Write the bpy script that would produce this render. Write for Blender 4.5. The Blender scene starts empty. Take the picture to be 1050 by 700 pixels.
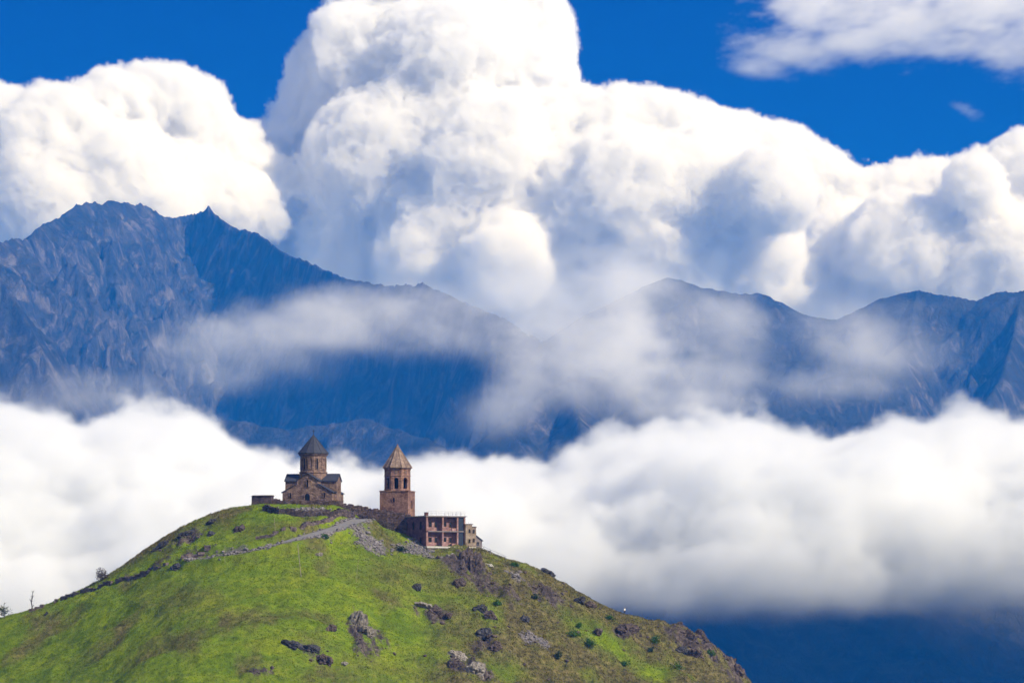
import bpy, bmesh, math, random
import numpy as np
from mathutils import Vector, Matrix

S = bpy.context.scene
R = math.radians
COL = S.collection

# ------------------------------------------------------------------ camera
LENS = 110.0
F = LENS / 36.0 * 1050.0
PITCH = math.atan(250.0 / F)
cam = bpy.data.objects.new('camera', bpy.data.cameras.new('camera'))
COL.objects.link(cam)
cam.data.lens = LENS
cam.data.sensor_width = 36.0
cam.data.clip_start = 1.0
cam.data.clip_end = 80000.0
cam.location = (0, 0, 0)
cam.rotation_euler = (math.pi / 2 + PITCH, 0, 0)
S.camera = cam

# ------------------------------------------------------------------ sky, sun, exposure
SUN = Vector((0.70, -0.39, 0.60)).normalized()
world = bpy.data.worlds.new('World')
S.world = world
world.use_nodes = True
wn = world.node_tree
bg = wn.nodes['Background']
sky = wn.nodes.new('ShaderNodeTexSky')
sky.sky_type = 'NISHITA'
sky.sun_disc = False
sky.sun_elevation = math.asin(SUN.z)
sky.sun_rotation = math.atan2(SUN.x, SUN.y)
sky.altitude = 2200.0
sky.air_density = 1.0
sky.dust_density = 0.0
sky.ozone_density = 4.0
tc = wn.nodes.new('ShaderNodeTexCoord')
up = wn.nodes.new('ShaderNodeVectorMath'); up.operation = 'ADD'
up.inputs[1].default_value = (0, 0, 0.42)
nrm = wn.nodes.new('ShaderNodeVectorMath'); nrm.operation = 'NORMALIZE'
wn.links.new(tc.outputs['Generated'], up.inputs[0])
wn.links.new(up.outputs[0], nrm.inputs[0])
wn.links.new(nrm.outputs[0], sky.inputs[0])
tint = wn.nodes.new('ShaderNodeMix'); tint.data_type = 'RGBA'; tint.blend_type = 'MULTIPLY'
tint.inputs[0].default_value = 1.0
tint.inputs[7].default_value = (0.0, 0.24, 0.86, 1)
wn.links.new(sky.outputs[0], tint.inputs[6])
# the half of the sky behind the camera is made pale and bright, added as fill light
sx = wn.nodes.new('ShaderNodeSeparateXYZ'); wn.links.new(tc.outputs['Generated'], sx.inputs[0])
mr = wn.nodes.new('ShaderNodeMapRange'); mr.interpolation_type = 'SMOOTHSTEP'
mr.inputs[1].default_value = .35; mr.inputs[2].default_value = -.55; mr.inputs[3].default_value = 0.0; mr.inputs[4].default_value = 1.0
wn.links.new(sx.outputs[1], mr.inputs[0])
sky_fill = wn.nodes.new('ShaderNodeMix'); sky_fill.data_type = 'RGBA'
wn.links.new(mr.outputs[0], sky_fill.inputs[0]); wn.links.new(tint.outputs[2], sky_fill.inputs[6]); sky_fill.inputs[7].default_value = (3.1, 3.4, 4.1, 1)
wn.links.new(sky_fill.outputs[2], bg.inputs[0])
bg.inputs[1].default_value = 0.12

sl = bpy.data.lights.new('sun', 'SUN')
sl.energy = 4.6
sl.angle = R(0.5)
sl.color = (1.0, 0.97, 0.93)
so = bpy.data.objects.new('sun', sl)
COL.objects.link(so)
so.rotation_euler = SUN.to_track_quat('Z', 'Y').to_euler()

S.view_settings.view_transform = 'Standard'
S.view_settings.look = 'None'
S.view_settings.gamma = 1.0
S.view_settings.use_curve_mapping = False
S.view_settings.exposure = 0.30
S.render.engine = 'CYCLES'
cy = S.cycles
cy.use_denoising = True
cy.max_bounces = 14
cy.diffuse_bounces = 3
cy.glossy_bounces = 2
cy.transparent_max_bounces = 12
cy.volume_bounces = 12
cy.volume_step_rate = 2.5
cy.volume_max_steps = 512

# ------------------------------------------------------------------ projection helpers (only used while modelling)
CP, SP = math.cos(PITCH), math.sin(PITCH)
def ray(px, py):
    v = -(np.asarray(py, float) - 350.0) / F
    u = (np.asarray(px, float) - 525.0) / F
    y = CP - SP * v
    z = SP + CP * v
    return u / y, z / y
def W(px, py, Y):
    a, b = ray(px, py)
    return (float(a) * Y, float(Y), float(b) * Y)
def PX(x, y, z):
    yc = CP * y + SP * z
    zc = -SP * y + CP * z
    return 525.0 + F * x / yc, 350.0 - F * zc / yc

# ------------------------------------------------------------------ noise
def _perm(seed):
    r = np.random.RandomState(seed)
    p = r.permutation(256).astype(np.int32)
    return np.concatenate([p, p])
def perlin3(x, y, z, seed=0):
    P = _perm(seed)
    G = np.random.RandomState(seed + 977).normal(size=(256, 3)).astype(np.float32)
    G /= np.linalg.norm(G, axis=1)[:, None]
    xi = np.floor(x).astype(np.int32); yi = np.floor(y).astype(np.int32); zi = np.floor(z).astype(np.int32)
    xf = (x - xi).astype(np.float32); yf = (y - yi).astype(np.float32); zf = (z - zi).astype(np.float32)
    fd = lambda t: t * t * t * (t * (t * 6 - 15) + 10)
    u, v, w = fd(xf), fd(yf), fd(zf)
    def g(a, b, c):
        gg = G[P[P[P[(xi + a) & 255] + ((yi + b) & 255)] + ((zi + c) & 255)]]
        return gg[..., 0] * (xf - a) + gg[..., 1] * (yf - b) + gg[..., 2] * (zf - c)
    L = lambda a, b, t: a + t * (b - a)
    return L(L(L(g(0, 0, 0), g(1, 0, 0), u), L(g(0, 1, 0), g(1, 1, 0), u), v),
             L(L(g(0, 0, 1), g(1, 0, 1), u), L(g(0, 1, 1), g(1, 1, 1), u), v), w)
def perlin2(x, y, seed=0):
    P = _perm(seed)
    a = np.random.RandomState(seed + 977).uniform(0, 2 * np.pi, 256).astype(np.float32)
    gx, gy = np.cos(a), np.sin(a)
    xi = np.floor(x).astype(np.int32); yi = np.floor(y).astype(np.int32)
    xf = (x - xi).astype(np.float32); yf = (y - yi).astype(np.float32)
    fd = lambda t: t * t * t * (t * (t * 6 - 15) + 10)
    u, v = fd(xf), fd(yf)
    def g(i, j):
        h = P[P[(xi + i) & 255] + ((yi + j) & 255)]
        return gx[h] * (xf - i) + gy[h] * (yf - j)
    return (g(0, 0) * (1 - u) + g(1, 0) * u) * (1 - v) + (g(0, 1) * (1 - u) + g(1, 1) * u) * v
def fbm2(x, y, s, o, seed, gain=.5, lac=2.03):
    f, a, t = 0, 1., 0
    for k in range(o):
        f = f + a * perlin2(x / s, y / s, seed + k); t += a; a *= gain; s /= lac
    return f / t * 1.5
def ridged2(x, y, s, o, seed, gain=.5, lac=2.07):
    f, a, t, w = 0, 1., 0, 1.
    for k in range(o):
        n = 1 - np.abs(perlin2(x / s, y / s, seed + k)) * 1.8
        n = np.clip(n, 0, 1) ** 2
        f = f + a * n * w; t += a; w = np.clip(n * 1.6, 0, 1); a *= gain; s /= lac
    return f / t
def fbm3(x, y, z, s, o, seed, gain=.5, lac=2.03):
    f, a, t = 0, 1., 0
    for k in range(o):
        f = f + a * perlin3(x / s, y / s, z / s, seed + k); t += a; a *= gain; s /= lac
    return f / t * 1.5
def sstep(a, b, x):
    t = np.clip((x - a) / (b - a), 0, 1)
    return t * t * (3 - 2 * t)

# ------------------------------------------------------------------ object helpers
def tag(o, label=None, cat=None, group=None, kind=None):
    if label: o['label'] = label
    if cat: o['category'] = cat
    if group: o['group'] = group
    if kind: o['kind'] = kind
    return o
def empty(name, loc, rz=0.0):
    o = bpy.data.objects.new(name, None)
    COL.objects.link(o)
    o.location = loc
    o.rotation_euler = (0, 0, rz)
    o.empty_display_size = .5
    return o
def mesh_np(name, V, Fq, mat, parent=None, smooth=False, attrs=None):
    me = bpy.data.meshes.new(name)
    V = np.asarray(V, np.float32); Fq = np.asarray(Fq, np.int32)
    k = Fq.shape[1]
    me.vertices.add(len(V)); me.vertices.foreach_set('co', V.ravel())
    me.loops.add(Fq.size); me.loops.foreach_set('vertex_index', Fq.ravel())
    me.polygons.add(len(Fq))
    me.polygons.foreach_set('loop_start', np.arange(0, Fq.size, k, dtype=np.int32))
    me.update(calc_edges=True)
    me.polygons.foreach_set('use_smooth', np.full(len(Fq), smooth))
    for n, a in (attrs or {}).items():
        at = me.attributes.new(n, 'FLOAT', 'POINT')
        at.data.foreach_set('value', np.asarray(a, np.float32).ravel())
    me.materials.append(mat)
    o = bpy.data.objects.new(name, me)
    COL.objects.link(o)
    if parent: o.parent = parent
    return o
def grid_mesh(name, X, Y, Z, mat, attrs=None):
    n, m = X.shape
    idx = np.arange(n * m, dtype=np.int32).reshape(n, m)
    Q = np.stack([idx[:-1, :-1], idx[1:, :-1], idx[1:, 1:], idx[:-1, 1:]], -1).reshape(-1, 4)
    return mesh_np(name, np.stack([X, Y, Z], -1).reshape(-1, 3), Q, mat, None, True, attrs)

class MB:
    """collects simple shapes, then becomes one mesh object"""
    def __init__(self): self.bm = bmesh.new()
    def poly(self, pts):
        try: self.bm.faces.new([self.bm.verts.new(p) for p in pts])
        except ValueError: pass
    def hexa(self, c):
        v = [self.bm.verts.new(p) for p in c]
        for f in ((3, 2, 1, 0), (4, 5, 6, 7), (0, 1, 5, 4), (1, 2, 6, 5), (2, 3, 7, 6), (3, 0, 4, 7)):
            self.bm.faces.new([v[i] for i in f])
        return self
    def box(self, a, b):
        (x0, y0, z0), (x1, y1, z1) = a, b
        return self.hexa([(x0, y0, z0), (x1, y0, z0), (x1, y1, z0), (x0, y1, z0), (x0, y0, z1), (x1, y0, z1), (x1, y1, z1), (x0, y1, z1)])
    def prism(self, pts, axis, a, b):
        """polygon pts (2D) pushed along axis from a to b; axis 'x','y','z'"""
        def P(p, t):
            return {'x': (t, p[0], p[1]), 'y': (p[0], t, p[1]), 'z': (p[0], p[1], t)}[axis]
        A = [self.bm.verts.new(P(p, a)) for p in pts]; B = [self.bm.verts.new(P(p, b)) for p in pts]
        self.bm.faces.new(A[::-1]); self.bm.faces.new(B)
        n = len(pts)
        for i in range(n): self.bm.faces.new([A[i], A[(i + 1) % n], B[(i + 1) % n], B[i]])
        return self
    def rings(self, n, prof, c=(0, 0), rot=0.0, cap=True):
        """lathe with n sides through (radius, z) pairs"""
        rs = []
        for r, z in prof:
            if r < 1e-4: rs.append([self.bm.verts.new((c[0], c[1], z))])
            else: rs.append([self.bm.verts.new((c[0] + r * math.cos(rot + 2 * math.pi * i / n), c[1] + r * math.sin(rot + 2 * math.pi * i / n), z)) for i in range(n)])
        for a, b in zip(rs, rs[1:]):
            for i in range(n):
                j = (i + 1) % n
                if len(a) == 1 and len(b) == 1: continue
                if len(b) == 1: self.bm.faces.new([a[i], a[j], b[0]])
                elif len(a) == 1: self.bm.faces.new([a[0], b[j], b[i]])
                else: self.bm.faces.new([a[i], a[j], b[j], b[i]])
        if cap:
            if len(rs[0]) > 1: self.bm.faces.new(rs[0][::-1])
            if len(rs[-1]) > 1: self.bm.faces.new(rs[-1])
        return self
    def bar(self, p, q, r, n=6):
        p, q = Vector(p), Vector(q); d = (q - p).normalized()
        a = d.orthogonal().normalized(); b = d.cross(a)
        A = [self.bm.verts.new(p + r * (math.cos(t) * a + math.sin(t) * b)) for t in [2 * math.pi * i / n for i in range(n)]]
        B = [self.bm.verts.new(q + r * (math.cos(t) * a + math.sin(t) * b)) for t in [2 * math.pi * i / n for i in range(n)]]
        for i in range(n): self.bm.faces.new([A[i], A[(i + 1) % n], B[(i + 1) % n], B[i]])
        self.bm.faces.new(A[::-1]); self.bm.faces.new(B)
        return self
    def jitter(self, amt, seed=0):
        r = random.Random(seed)
        for v in self.bm.verts: v.co += Vector([r.uniform(-amt, amt) for _ in range(3)])
        return self
    def build(self, name, mat, parent=None, smooth=False, bevel=0):
        bmesh.ops.recalc_face_normals(self.bm, faces=self.bm.faces[:])
        if bevel:
            bmesh.ops.bevel(self.bm, geom=self.bm.edges[:], offset=bevel, segments=1, affect='EDGES', clamp_overlap=True)
        me = bpy.data.meshes.new(name); self.bm.to_mesh(me); self.bm.free()
        for p in me.polygons: p.use_smooth = smooth
        me.materials.append(mat)
        o = bpy.data.objects.new(name, me); COL.objects.link(o)
        if parent: o.parent = parent
        return o

# ------------------------------------------------------------------ materials
def new_mat(name):
    m = bpy.data.materials.new(name); m.use_nodes = True
    n = m.node_tree; b = n.nodes['Principled BSDF']
    b.inputs['Roughness'].default_value = 0.9
    b.inputs['Specular IOR Level'].default_value = 0.15
    return m, n, b
def noise_col(n, coord, scale, stops, detail=6, rough=.6, dist=0.0, stretch=None):
    t = n.nodes.new('ShaderNodeTexNoise'); t.inputs['Scale'].default_value = scale
    t.inputs['Detail'].default_value = detail; t.inputs['Roughness'].default_value = rough; t.inputs['Distortion'].default_value = dist
    if stretch:
        mp = n.nodes.new('ShaderNodeMapping'); mp.inputs['Scale'].default_value = stretch
        n.links.new(coord, mp.inputs[0]); coord = mp.outputs[0]
    n.links.new(coord, t.inputs['Vector'])
    r = n.nodes.new('ShaderNodeValToRGB'); n.links.new(t.outputs['Fac'], r.inputs[0])
    e = r.color_ramp.elements
    while len(e) < len(stops): e.new(.5)
    for el, (p, c) in zip(e, stops): el.position = p; el.color = (*c, 1)
    return r.outputs[0], t.outputs['Fac']
def mix(n, fac, a, b, mode='MIX'):
    m = n.nodes.new('ShaderNodeMix'); m.data_type = 'RGBA'; m.blend_type = mode
    for i, v in ((0, fac), (6, a), (7, b)):
        if isinstance(v, (int, float)): m.inputs[i].default_value = v
        elif isinstance(v, tuple): m.inputs[i].default_value = (*v, 1)
        else: n.links.new(v, m.inputs[i])
    return m.outputs[2]
def maths(n, op, a, b=None, clamp=False):
    m = n.nodes.new('ShaderNodeMath'); m.operation = op; m.use_clamp = clamp
    for i, v in ((0, a), (1, b)):
        if v is None: continue
        if isinstance(v, (int, float)): m.inputs[i].default_value = v
        else: n.links.new(v, m.inputs[i])
    return m.outputs[0]
def bump(n, b, h, strength, dist):
    u = n.nodes.new('ShaderNodeBump'); u.inputs['Strength'].default_value = strength; u.inputs['Distance'].default_value = dist
    n.links.new(h, u.inputs['Height']); n.links.new(u.outputs[0], b.inputs['Normal'])
def coords(n, kind='Object'):
    return n.nodes.new('ShaderNodeTexCoord').outputs[kind]
def geo_pos(n):
    return n.nodes.new('ShaderNodeNewGeometry').outputs['Position']
def attr(n, name):
    a = n.nodes.new('ShaderNodeAttribute'); a.attribute_name = name
    return a.outputs['Fac']
def stone_mat(name, dark, mid, light, block=1.6, bumpd=.12):
    m, n, b = new_mat(name)
    c = coords(n)
    big, _ = noise_col(n, c, .35, [(.3, dark), (.5, mid), (.7, light)], 4, .6)
    v = n.nodes.new('ShaderNodeTexVoronoi'); v.inputs['Scale'].default_value = block
    mp = n.nodes.new('ShaderNodeMapping'); mp.inputs['Scale'].default_value = (1, 1, 1.7)
    n.links.new(c, mp.inputs[0]); n.links.new(mp.outputs[0], v.inputs['Vector'])
    sep = n.nodes.new('ShaderNodeSeparateColor'); n.links.new(v.outputs['Color'], sep.inputs[0])
    r = n.nodes.new('ShaderNodeValToRGB'); n.links.new(sep.outputs[0], r.inputs[0])
    e = r.color_ramp.elements; e[0].color = (*dark, 1); e[1].color = (*light, 1)
    col = mix(n, .55, big, r.outputs[0])
    ed = n.nodes.new('ShaderNodeTexVoronoi'); ed.feature = 'DISTANCE_TO_EDGE'; ed.inputs['Scale'].default_value = block
    n.links.new(mp.outputs[0], ed.inputs['Vector'])
    edge = maths(n, 'LESS_THAN', ed.outputs['Distance'], .04)
    col = mix(n, maths(n, 'MULTIPLY', edge, .45), col, tuple(x * .45 for x in dark))
    st, sf = noise_col(n, c, 1.1, [(.35, (.55, .52, .5)), (.65, (1.15, 1.12, 1.1))], 8, .7, .4, (1, 1, .35))
    col = mix(n, .8, col, st, 'MULTIPLY')
    n.links.new(col, b.inputs['Base Color'])
    bump(n, b, maths(n, 'ADD', sf, ed.outputs['Distance']), .8, bumpd)
    return m
def plain_mat(name, col, rough=.8, var=.25, scale=3.0):
    m, n, b = new_mat(name)
    c = coords(n)
    k, f = noise_col(n, c, scale, [(.3, tuple(x * (1 - var) for x in col)), (.7, tuple(min(x * (1 + var), .9) for x in col))], 6, .65)
    n.links.new(k, b.inputs['Base Color']); b.inputs['Roughness'].default_value = rough
    return m
def volume_mat(name, dens, col=(1, 1, 1), an=0.0, absorb=(0, 0, 0)):
    m = bpy.data.materials.new(name); m.use_nodes = True
    n = m.node_tree; n.nodes.clear()
    o = n.nodes.new('ShaderNodeOutputMaterial'); p = n.nodes.new('ShaderNodeVolumePrincipled')
    p.inputs['Color'].default_value = (*col, 1); p.inputs['Density'].default_value = dens
    p.inputs['Anisotropy'].default_value = an
    p.inputs['Absorption Color'].default_value = (*absorb, 1)
    n.links.new(p.outputs[0], o.inputs['Volume'])
    return m

# ------------------------------------------------------------------ clouds: density grids worked out here, turned into real volumes
def cloud_volume(name, lo, hi, dens, mat):
    nx, ny, nz = dens.shape
    src = bpy.data.meshes.new(name + '_density'); src.vertices.add(nx * ny * nz)
    a = src.attributes.new('d', 'FLOAT', 'POINT')
    a.data.foreach_set('value', np.ascontiguousarray(dens.transpose(2, 1, 0)).ravel().astype(np.float32))
    source = bpy.data.objects.new(name + '_density', src)
    vol = bpy.data.volumes.new(name)
    ob = bpy.data.objects.new(name, vol); COL.objects.link(ob)
    ng = bpy.data.node_groups.new(name, 'GeometryNodeTree')
    ng.interface.new_socket('Geometry', in_out='INPUT', socket_type='NodeSocketGeometry')
    ng.interface.new_socket('Geometry', in_out='OUTPUT', socket_type='NodeSocketGeometry')
    N = ng.nodes.new; K = ng.links.new
    oi = N('GeometryNodeObjectInfo'); oi.inputs['Object'].default_value = source
    go = N('NodeGroupOutput')
    vc = N('GeometryNodeVolumeCube'); vc.inputs['Min'].default_value = lo; vc.inputs['Max'].default_value = hi
    for s, k in zip('XYZ', (nx, ny, nz)): vc.inputs['Resolution ' + s].default_value = k
    pos = N('GeometryNodeInputPosition')
    t = pos.outputs[0]
    for op, val in (('SUBTRACT', lo), ('DIVIDE', [(h - l) / (k - 1) for l, h, k in zip(lo, hi, (nx, ny, nz))]), ('ADD', (.5, .5, .5)), ('FLOOR', None)):
        m = N('ShaderNodeVectorMath'); m.operation = op; K(t, m.inputs[0])
        if val is not None: m.inputs[1].default_value = val
        t = m.outputs[0]
    sp = N('ShaderNodeSeparateXYZ'); K(t, sp.inputs[0])
    fi = []
    for k in range(3):
        f = N('FunctionNodeFloatToInt'); K(sp.outputs[k], f.inputs[0]); fi.append(f.outputs[0])
    def im(a, b, op):
        m = N('FunctionNodeIntegerMath'); m.operation = op
        for i, v in enumerate((a, b)):
            if isinstance(v, int): m.inputs[i].default_value = v
            else: K(v, m.inputs[i])
        return m.outputs[0]
    ix = im(im(im(im(fi[2], ny, 'MULTIPLY'), fi[1], 'ADD'), nx, 'MULTIPLY'), fi[0], 'ADD')
    na = N('GeometryNodeInputNamedAttribute'); na.data_type = 'FLOAT'; na.inputs['Name'].default_value = 'd'
    si = N('GeometryNodeSampleIndex'); si.data_type = 'FLOAT'; si.domain = 'POINT'; si.clamp = True
    K(oi.outputs['Geometry'], si.inputs['Geometry'])
    K(na.outputs['Attribute'], [i for i in si.inputs if i.name == 'Value' and i.enabled][0])
    K(ix, si.inputs['Index'])
    K([o for o in si.outputs if o.enabled][0], vc.inputs['Density'])
    sm = N('GeometryNodeSetMaterial'); sm.inputs['Material'].default_value = mat
    K(vc.outputs[0], sm.inputs[0]); K(sm.outputs[0], go.inputs[0])
    md = ob.modifiers.new('density', 'NODES'); md.node_group = ng
    vol.materials.append(mat)
    return ob
def vox(lo, hi, vs):
    n = [int(round((h - l) / v)) + 1 for l, h, v in zip(lo, hi, vs)]
    return np.meshgrid(*[np.linspace(l, h, k, dtype=np.float32) for l, h, k in zip(lo, hi, n)], indexing='ij')
def interp_px(pts, px):
    p = np.array(sorted(pts), float)
    return np.interp(px, p[:, 0], p[:, 1]).astype(np.float32)

#@@STRUCTURE
# ================================================================== MOUNTAINS
def ridge_field(X, Y, lines):
    Z = np.full(X.shape, -2000.0)
    C = np.full(X.shape, -2000.0)
    for pts, s in lines:
        P = [W(*p) for p in pts]
        for a, b in zip(P, P[1:]):
            ax, ay, az = a; bx, by, bz = b
            dx, dy = bx - ax, by - ay
            t = np.clip(((X - ax) * dx + (Y - ay) * dy) / (dx * dx + dy * dy), 0, 1)
            d = np.hypot(X - ax - t * dx, Y - ay - t * dy)
            z = az + t * (bz - az) - s * d * (1 + 0.25 * np.exp(-d / 150.0))
            C = np.where(z > Z, az + t * (bz - az), C)
            Z = np.maximum(Z, z)
    return Z, C

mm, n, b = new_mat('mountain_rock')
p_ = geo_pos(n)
rockc, rf = noise_col(n, p_, .026, [(.36, (.010, .013, .022)), (.46, (.030, .034, .048)), (.55, (.070, .069, .082)), (.66, (.17, .155, .155))], 11, .72, 1.2, (1, .6, .3))  # bluish tint: part of the distance haze is put into the rock colour
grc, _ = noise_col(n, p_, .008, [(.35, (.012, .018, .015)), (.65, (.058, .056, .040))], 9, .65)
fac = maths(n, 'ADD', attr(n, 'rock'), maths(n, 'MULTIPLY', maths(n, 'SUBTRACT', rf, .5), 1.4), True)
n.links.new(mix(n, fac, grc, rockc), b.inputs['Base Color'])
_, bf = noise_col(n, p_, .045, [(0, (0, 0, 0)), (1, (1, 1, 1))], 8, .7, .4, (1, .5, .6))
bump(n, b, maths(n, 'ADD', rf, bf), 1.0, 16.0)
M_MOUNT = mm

def mountain(name, x0, x1, y0, y1, dx, dy, lines, amp, rockbias, seed, floor=-330.0, jag=10.0, ribs=22.0):
    X, Y = np.meshgrid(np.arange(x0, x1, dx), np.arange(y0, y1, dy), indexing='ij')
    wx = fbm2(X, Y, 420, 4, seed) * 70; wy = fbm2(X, Y, 420, 4, seed + 20) * 70
    Z0, C0 = ridge_field(X, Y, lines)
    Z1, C = ridge_field(X + wx, Y + wy, lines)
    below = np.clip((C0 - Z0) / 160.0, 0, 1)
    Z = Z0 * (1 - below) + Z1 * below
    r = ridged2(X + wx * .5, Y + wy * .5, 330, 7, seed + 40)
    f = ridged2(X, Y, 62, 5, seed + 60, .6)
    vx = fbm2(X, Y, 150, 5, seed + 95) * 60; vy = fbm2(X, Y, 150, 5, seed + 97) * 60
    rb = ridged2(X + vx, (Y + vy) * .30, 150, 6, seed + 90, .54)
    pxx, _ = PX(X, Y, Z)
    flank = (1 - .8 * sstep(165, 225, pxx)) if jag > 15 else 1.0
    low = .35 + .65 * sstep(-60, 140, Z)
    rb = rb + .30 * ridged2(X + vx * .6, (Y + vy) * .35, 60, 5, seed + 99, .55)
    Z = Z + ribs * (rb - .48) * (.03 + .97 * below ** 1.5) * flank * low
    amp = amp * low
    cj = .75 if jag > 15 else .4
    Z = Z + amp * (r - .45) * (.06 + .94 * below) + jag * (f - .4) * (cj + (1 - cj) * below) * (.45 + .55 * flank)
    Z = np.maximum(Z, floor - 20)
    gx, gy = np.gradient(Z, dx, dy)
    sl = np.hypot(gx, gy)
    rock = sstep(-60, 120, Z) * np.clip((sl - .75) * .9 + rockbias + .5 * fbm2(X, Y, 260, 3, seed + 80), 0, 1)
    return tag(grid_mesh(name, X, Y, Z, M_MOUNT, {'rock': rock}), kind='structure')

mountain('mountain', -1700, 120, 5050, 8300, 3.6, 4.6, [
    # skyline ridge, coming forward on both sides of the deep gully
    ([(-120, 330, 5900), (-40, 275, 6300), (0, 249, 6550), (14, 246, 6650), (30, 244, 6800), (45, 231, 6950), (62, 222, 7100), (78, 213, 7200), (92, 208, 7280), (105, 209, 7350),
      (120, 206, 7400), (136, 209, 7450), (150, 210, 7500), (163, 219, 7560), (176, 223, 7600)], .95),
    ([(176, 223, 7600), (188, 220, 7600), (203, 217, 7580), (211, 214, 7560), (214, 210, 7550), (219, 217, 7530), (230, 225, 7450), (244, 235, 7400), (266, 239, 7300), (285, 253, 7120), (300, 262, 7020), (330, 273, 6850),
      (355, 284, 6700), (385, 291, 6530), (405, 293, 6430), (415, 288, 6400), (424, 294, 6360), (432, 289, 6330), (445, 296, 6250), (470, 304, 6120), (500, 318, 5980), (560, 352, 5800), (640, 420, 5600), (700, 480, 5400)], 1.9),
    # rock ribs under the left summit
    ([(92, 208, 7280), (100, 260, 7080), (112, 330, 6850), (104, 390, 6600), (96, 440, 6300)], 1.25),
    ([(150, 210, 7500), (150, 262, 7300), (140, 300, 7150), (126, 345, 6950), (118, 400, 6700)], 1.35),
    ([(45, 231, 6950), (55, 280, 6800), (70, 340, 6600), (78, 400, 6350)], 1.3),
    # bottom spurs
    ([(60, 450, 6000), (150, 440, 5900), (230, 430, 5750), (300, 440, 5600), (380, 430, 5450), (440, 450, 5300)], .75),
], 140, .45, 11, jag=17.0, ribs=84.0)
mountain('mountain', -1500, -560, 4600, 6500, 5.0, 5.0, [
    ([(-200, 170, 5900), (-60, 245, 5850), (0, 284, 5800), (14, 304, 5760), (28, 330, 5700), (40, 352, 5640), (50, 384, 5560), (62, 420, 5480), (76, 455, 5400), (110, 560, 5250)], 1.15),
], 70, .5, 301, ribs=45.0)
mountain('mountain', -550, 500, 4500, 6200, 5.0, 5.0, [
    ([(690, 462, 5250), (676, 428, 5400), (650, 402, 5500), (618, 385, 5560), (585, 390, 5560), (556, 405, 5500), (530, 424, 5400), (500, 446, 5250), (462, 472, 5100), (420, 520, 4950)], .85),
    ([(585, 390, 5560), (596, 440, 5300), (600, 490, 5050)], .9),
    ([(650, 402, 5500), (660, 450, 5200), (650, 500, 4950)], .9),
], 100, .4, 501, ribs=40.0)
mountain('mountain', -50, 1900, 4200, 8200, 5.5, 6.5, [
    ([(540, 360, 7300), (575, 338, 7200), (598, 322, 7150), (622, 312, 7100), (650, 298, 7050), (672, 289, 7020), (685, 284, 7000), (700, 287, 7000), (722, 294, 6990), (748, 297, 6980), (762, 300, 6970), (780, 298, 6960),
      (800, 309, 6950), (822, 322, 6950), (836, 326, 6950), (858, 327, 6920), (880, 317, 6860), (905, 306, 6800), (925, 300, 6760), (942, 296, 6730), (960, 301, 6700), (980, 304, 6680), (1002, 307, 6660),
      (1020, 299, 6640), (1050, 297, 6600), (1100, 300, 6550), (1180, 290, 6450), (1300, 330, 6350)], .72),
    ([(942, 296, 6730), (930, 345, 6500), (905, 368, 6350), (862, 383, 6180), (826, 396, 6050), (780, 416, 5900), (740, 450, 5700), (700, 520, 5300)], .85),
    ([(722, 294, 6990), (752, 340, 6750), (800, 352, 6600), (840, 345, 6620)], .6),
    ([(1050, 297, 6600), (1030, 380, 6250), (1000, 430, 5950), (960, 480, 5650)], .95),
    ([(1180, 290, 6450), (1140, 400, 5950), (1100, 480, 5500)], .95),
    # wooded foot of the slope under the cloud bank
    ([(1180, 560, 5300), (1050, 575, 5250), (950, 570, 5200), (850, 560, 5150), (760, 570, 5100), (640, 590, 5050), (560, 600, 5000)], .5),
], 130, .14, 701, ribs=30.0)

# ================================================================== VALLEY CLOUDS
lo, hi = (-900, 3300, -70), (1300, 4900, 330)
X, Y, Z = vox(lo, hi, (5.0, 9.0, 5.0))
px, py = PX(X, Y, Z)
top = interp_px([(-120, 410), (0, 418), (40, 428), (80, 434), (120, 424), (170, 420), (215, 432), (250, 452), (300, 470), (350, 472), (400, 480), (450, 474), (500, 474), (560, 472), (600, 460),
                 (635, 444), (690, 436), (740, 432), (800, 438), (850, 452), (900, 438), (950, 432), (1000, 428), (1050, 434), (1150, 430)], px)
bot = interp_px([(-120, 680), (150, 670), (300, 650), (500, 628), (640, 608), (800, 606), (1050, 604), (1150, 600)], px)
n1 = fbm3(X, Y, Z, 260, 3, 21, .5)
n2 = fbm3(X, Y, Z * 1.2, 75, 5, 31, .66)
n3 = np.abs(perlin3(X / 150, Y / 150, Z / 130, 41)) + .5 * np.abs(perlin3(X / 72, Y / 72, Z / 64, 42)) + .25 * np.abs(perlin3(X / 34, Y / 34, Z / 30, 43)) + .13 * np.abs(perlin3(X / 17, Y / 17, Z / 15, 44))
ftop = (py - top - 24) * 1.22
ffront = (Y - 3520 - 260 * fbm3(X, Y * 0, Z, 330, 2, 51) - np.clip(Z - 40, -60, 300) * 1.5) * .55
k = 50.0
h_ = np.clip(.5 + .5 * (ffront - ftop) / k, 0, 1)
f = ffront * (1 - h_) + ftop * h_ - k * h_ * (1 - h_)
f = f + 14 - 52 * n1 - 54 * n2 - 84 * (n3 - .32)
edge = sstep(0, 26, f) * (1 - .75 * sstep(60, 0, f) * sstep(-.1, .35, n2))
fb = sstep(24, -100, py - bot + 34 * n1 + 22 * n2)
side = sstep(1.0, .75, np.abs(X - 200) / 1100) * sstep(3300, 3380, Y) * sstep(4900, 4600, Y)
d = np.clip(edge * fb * side * (.9 + .5 * n1), 0, 1.2)
d[d < .004] = 0
tag(cloud_volume('cloud_bank', lo, hi, d, volume_mat('cloud_bank_vapour', .036, (.968, .975, .985))), 'thick white bank of cloud filling the valley behind the hill', 'clouds', kind='stuff')

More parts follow.
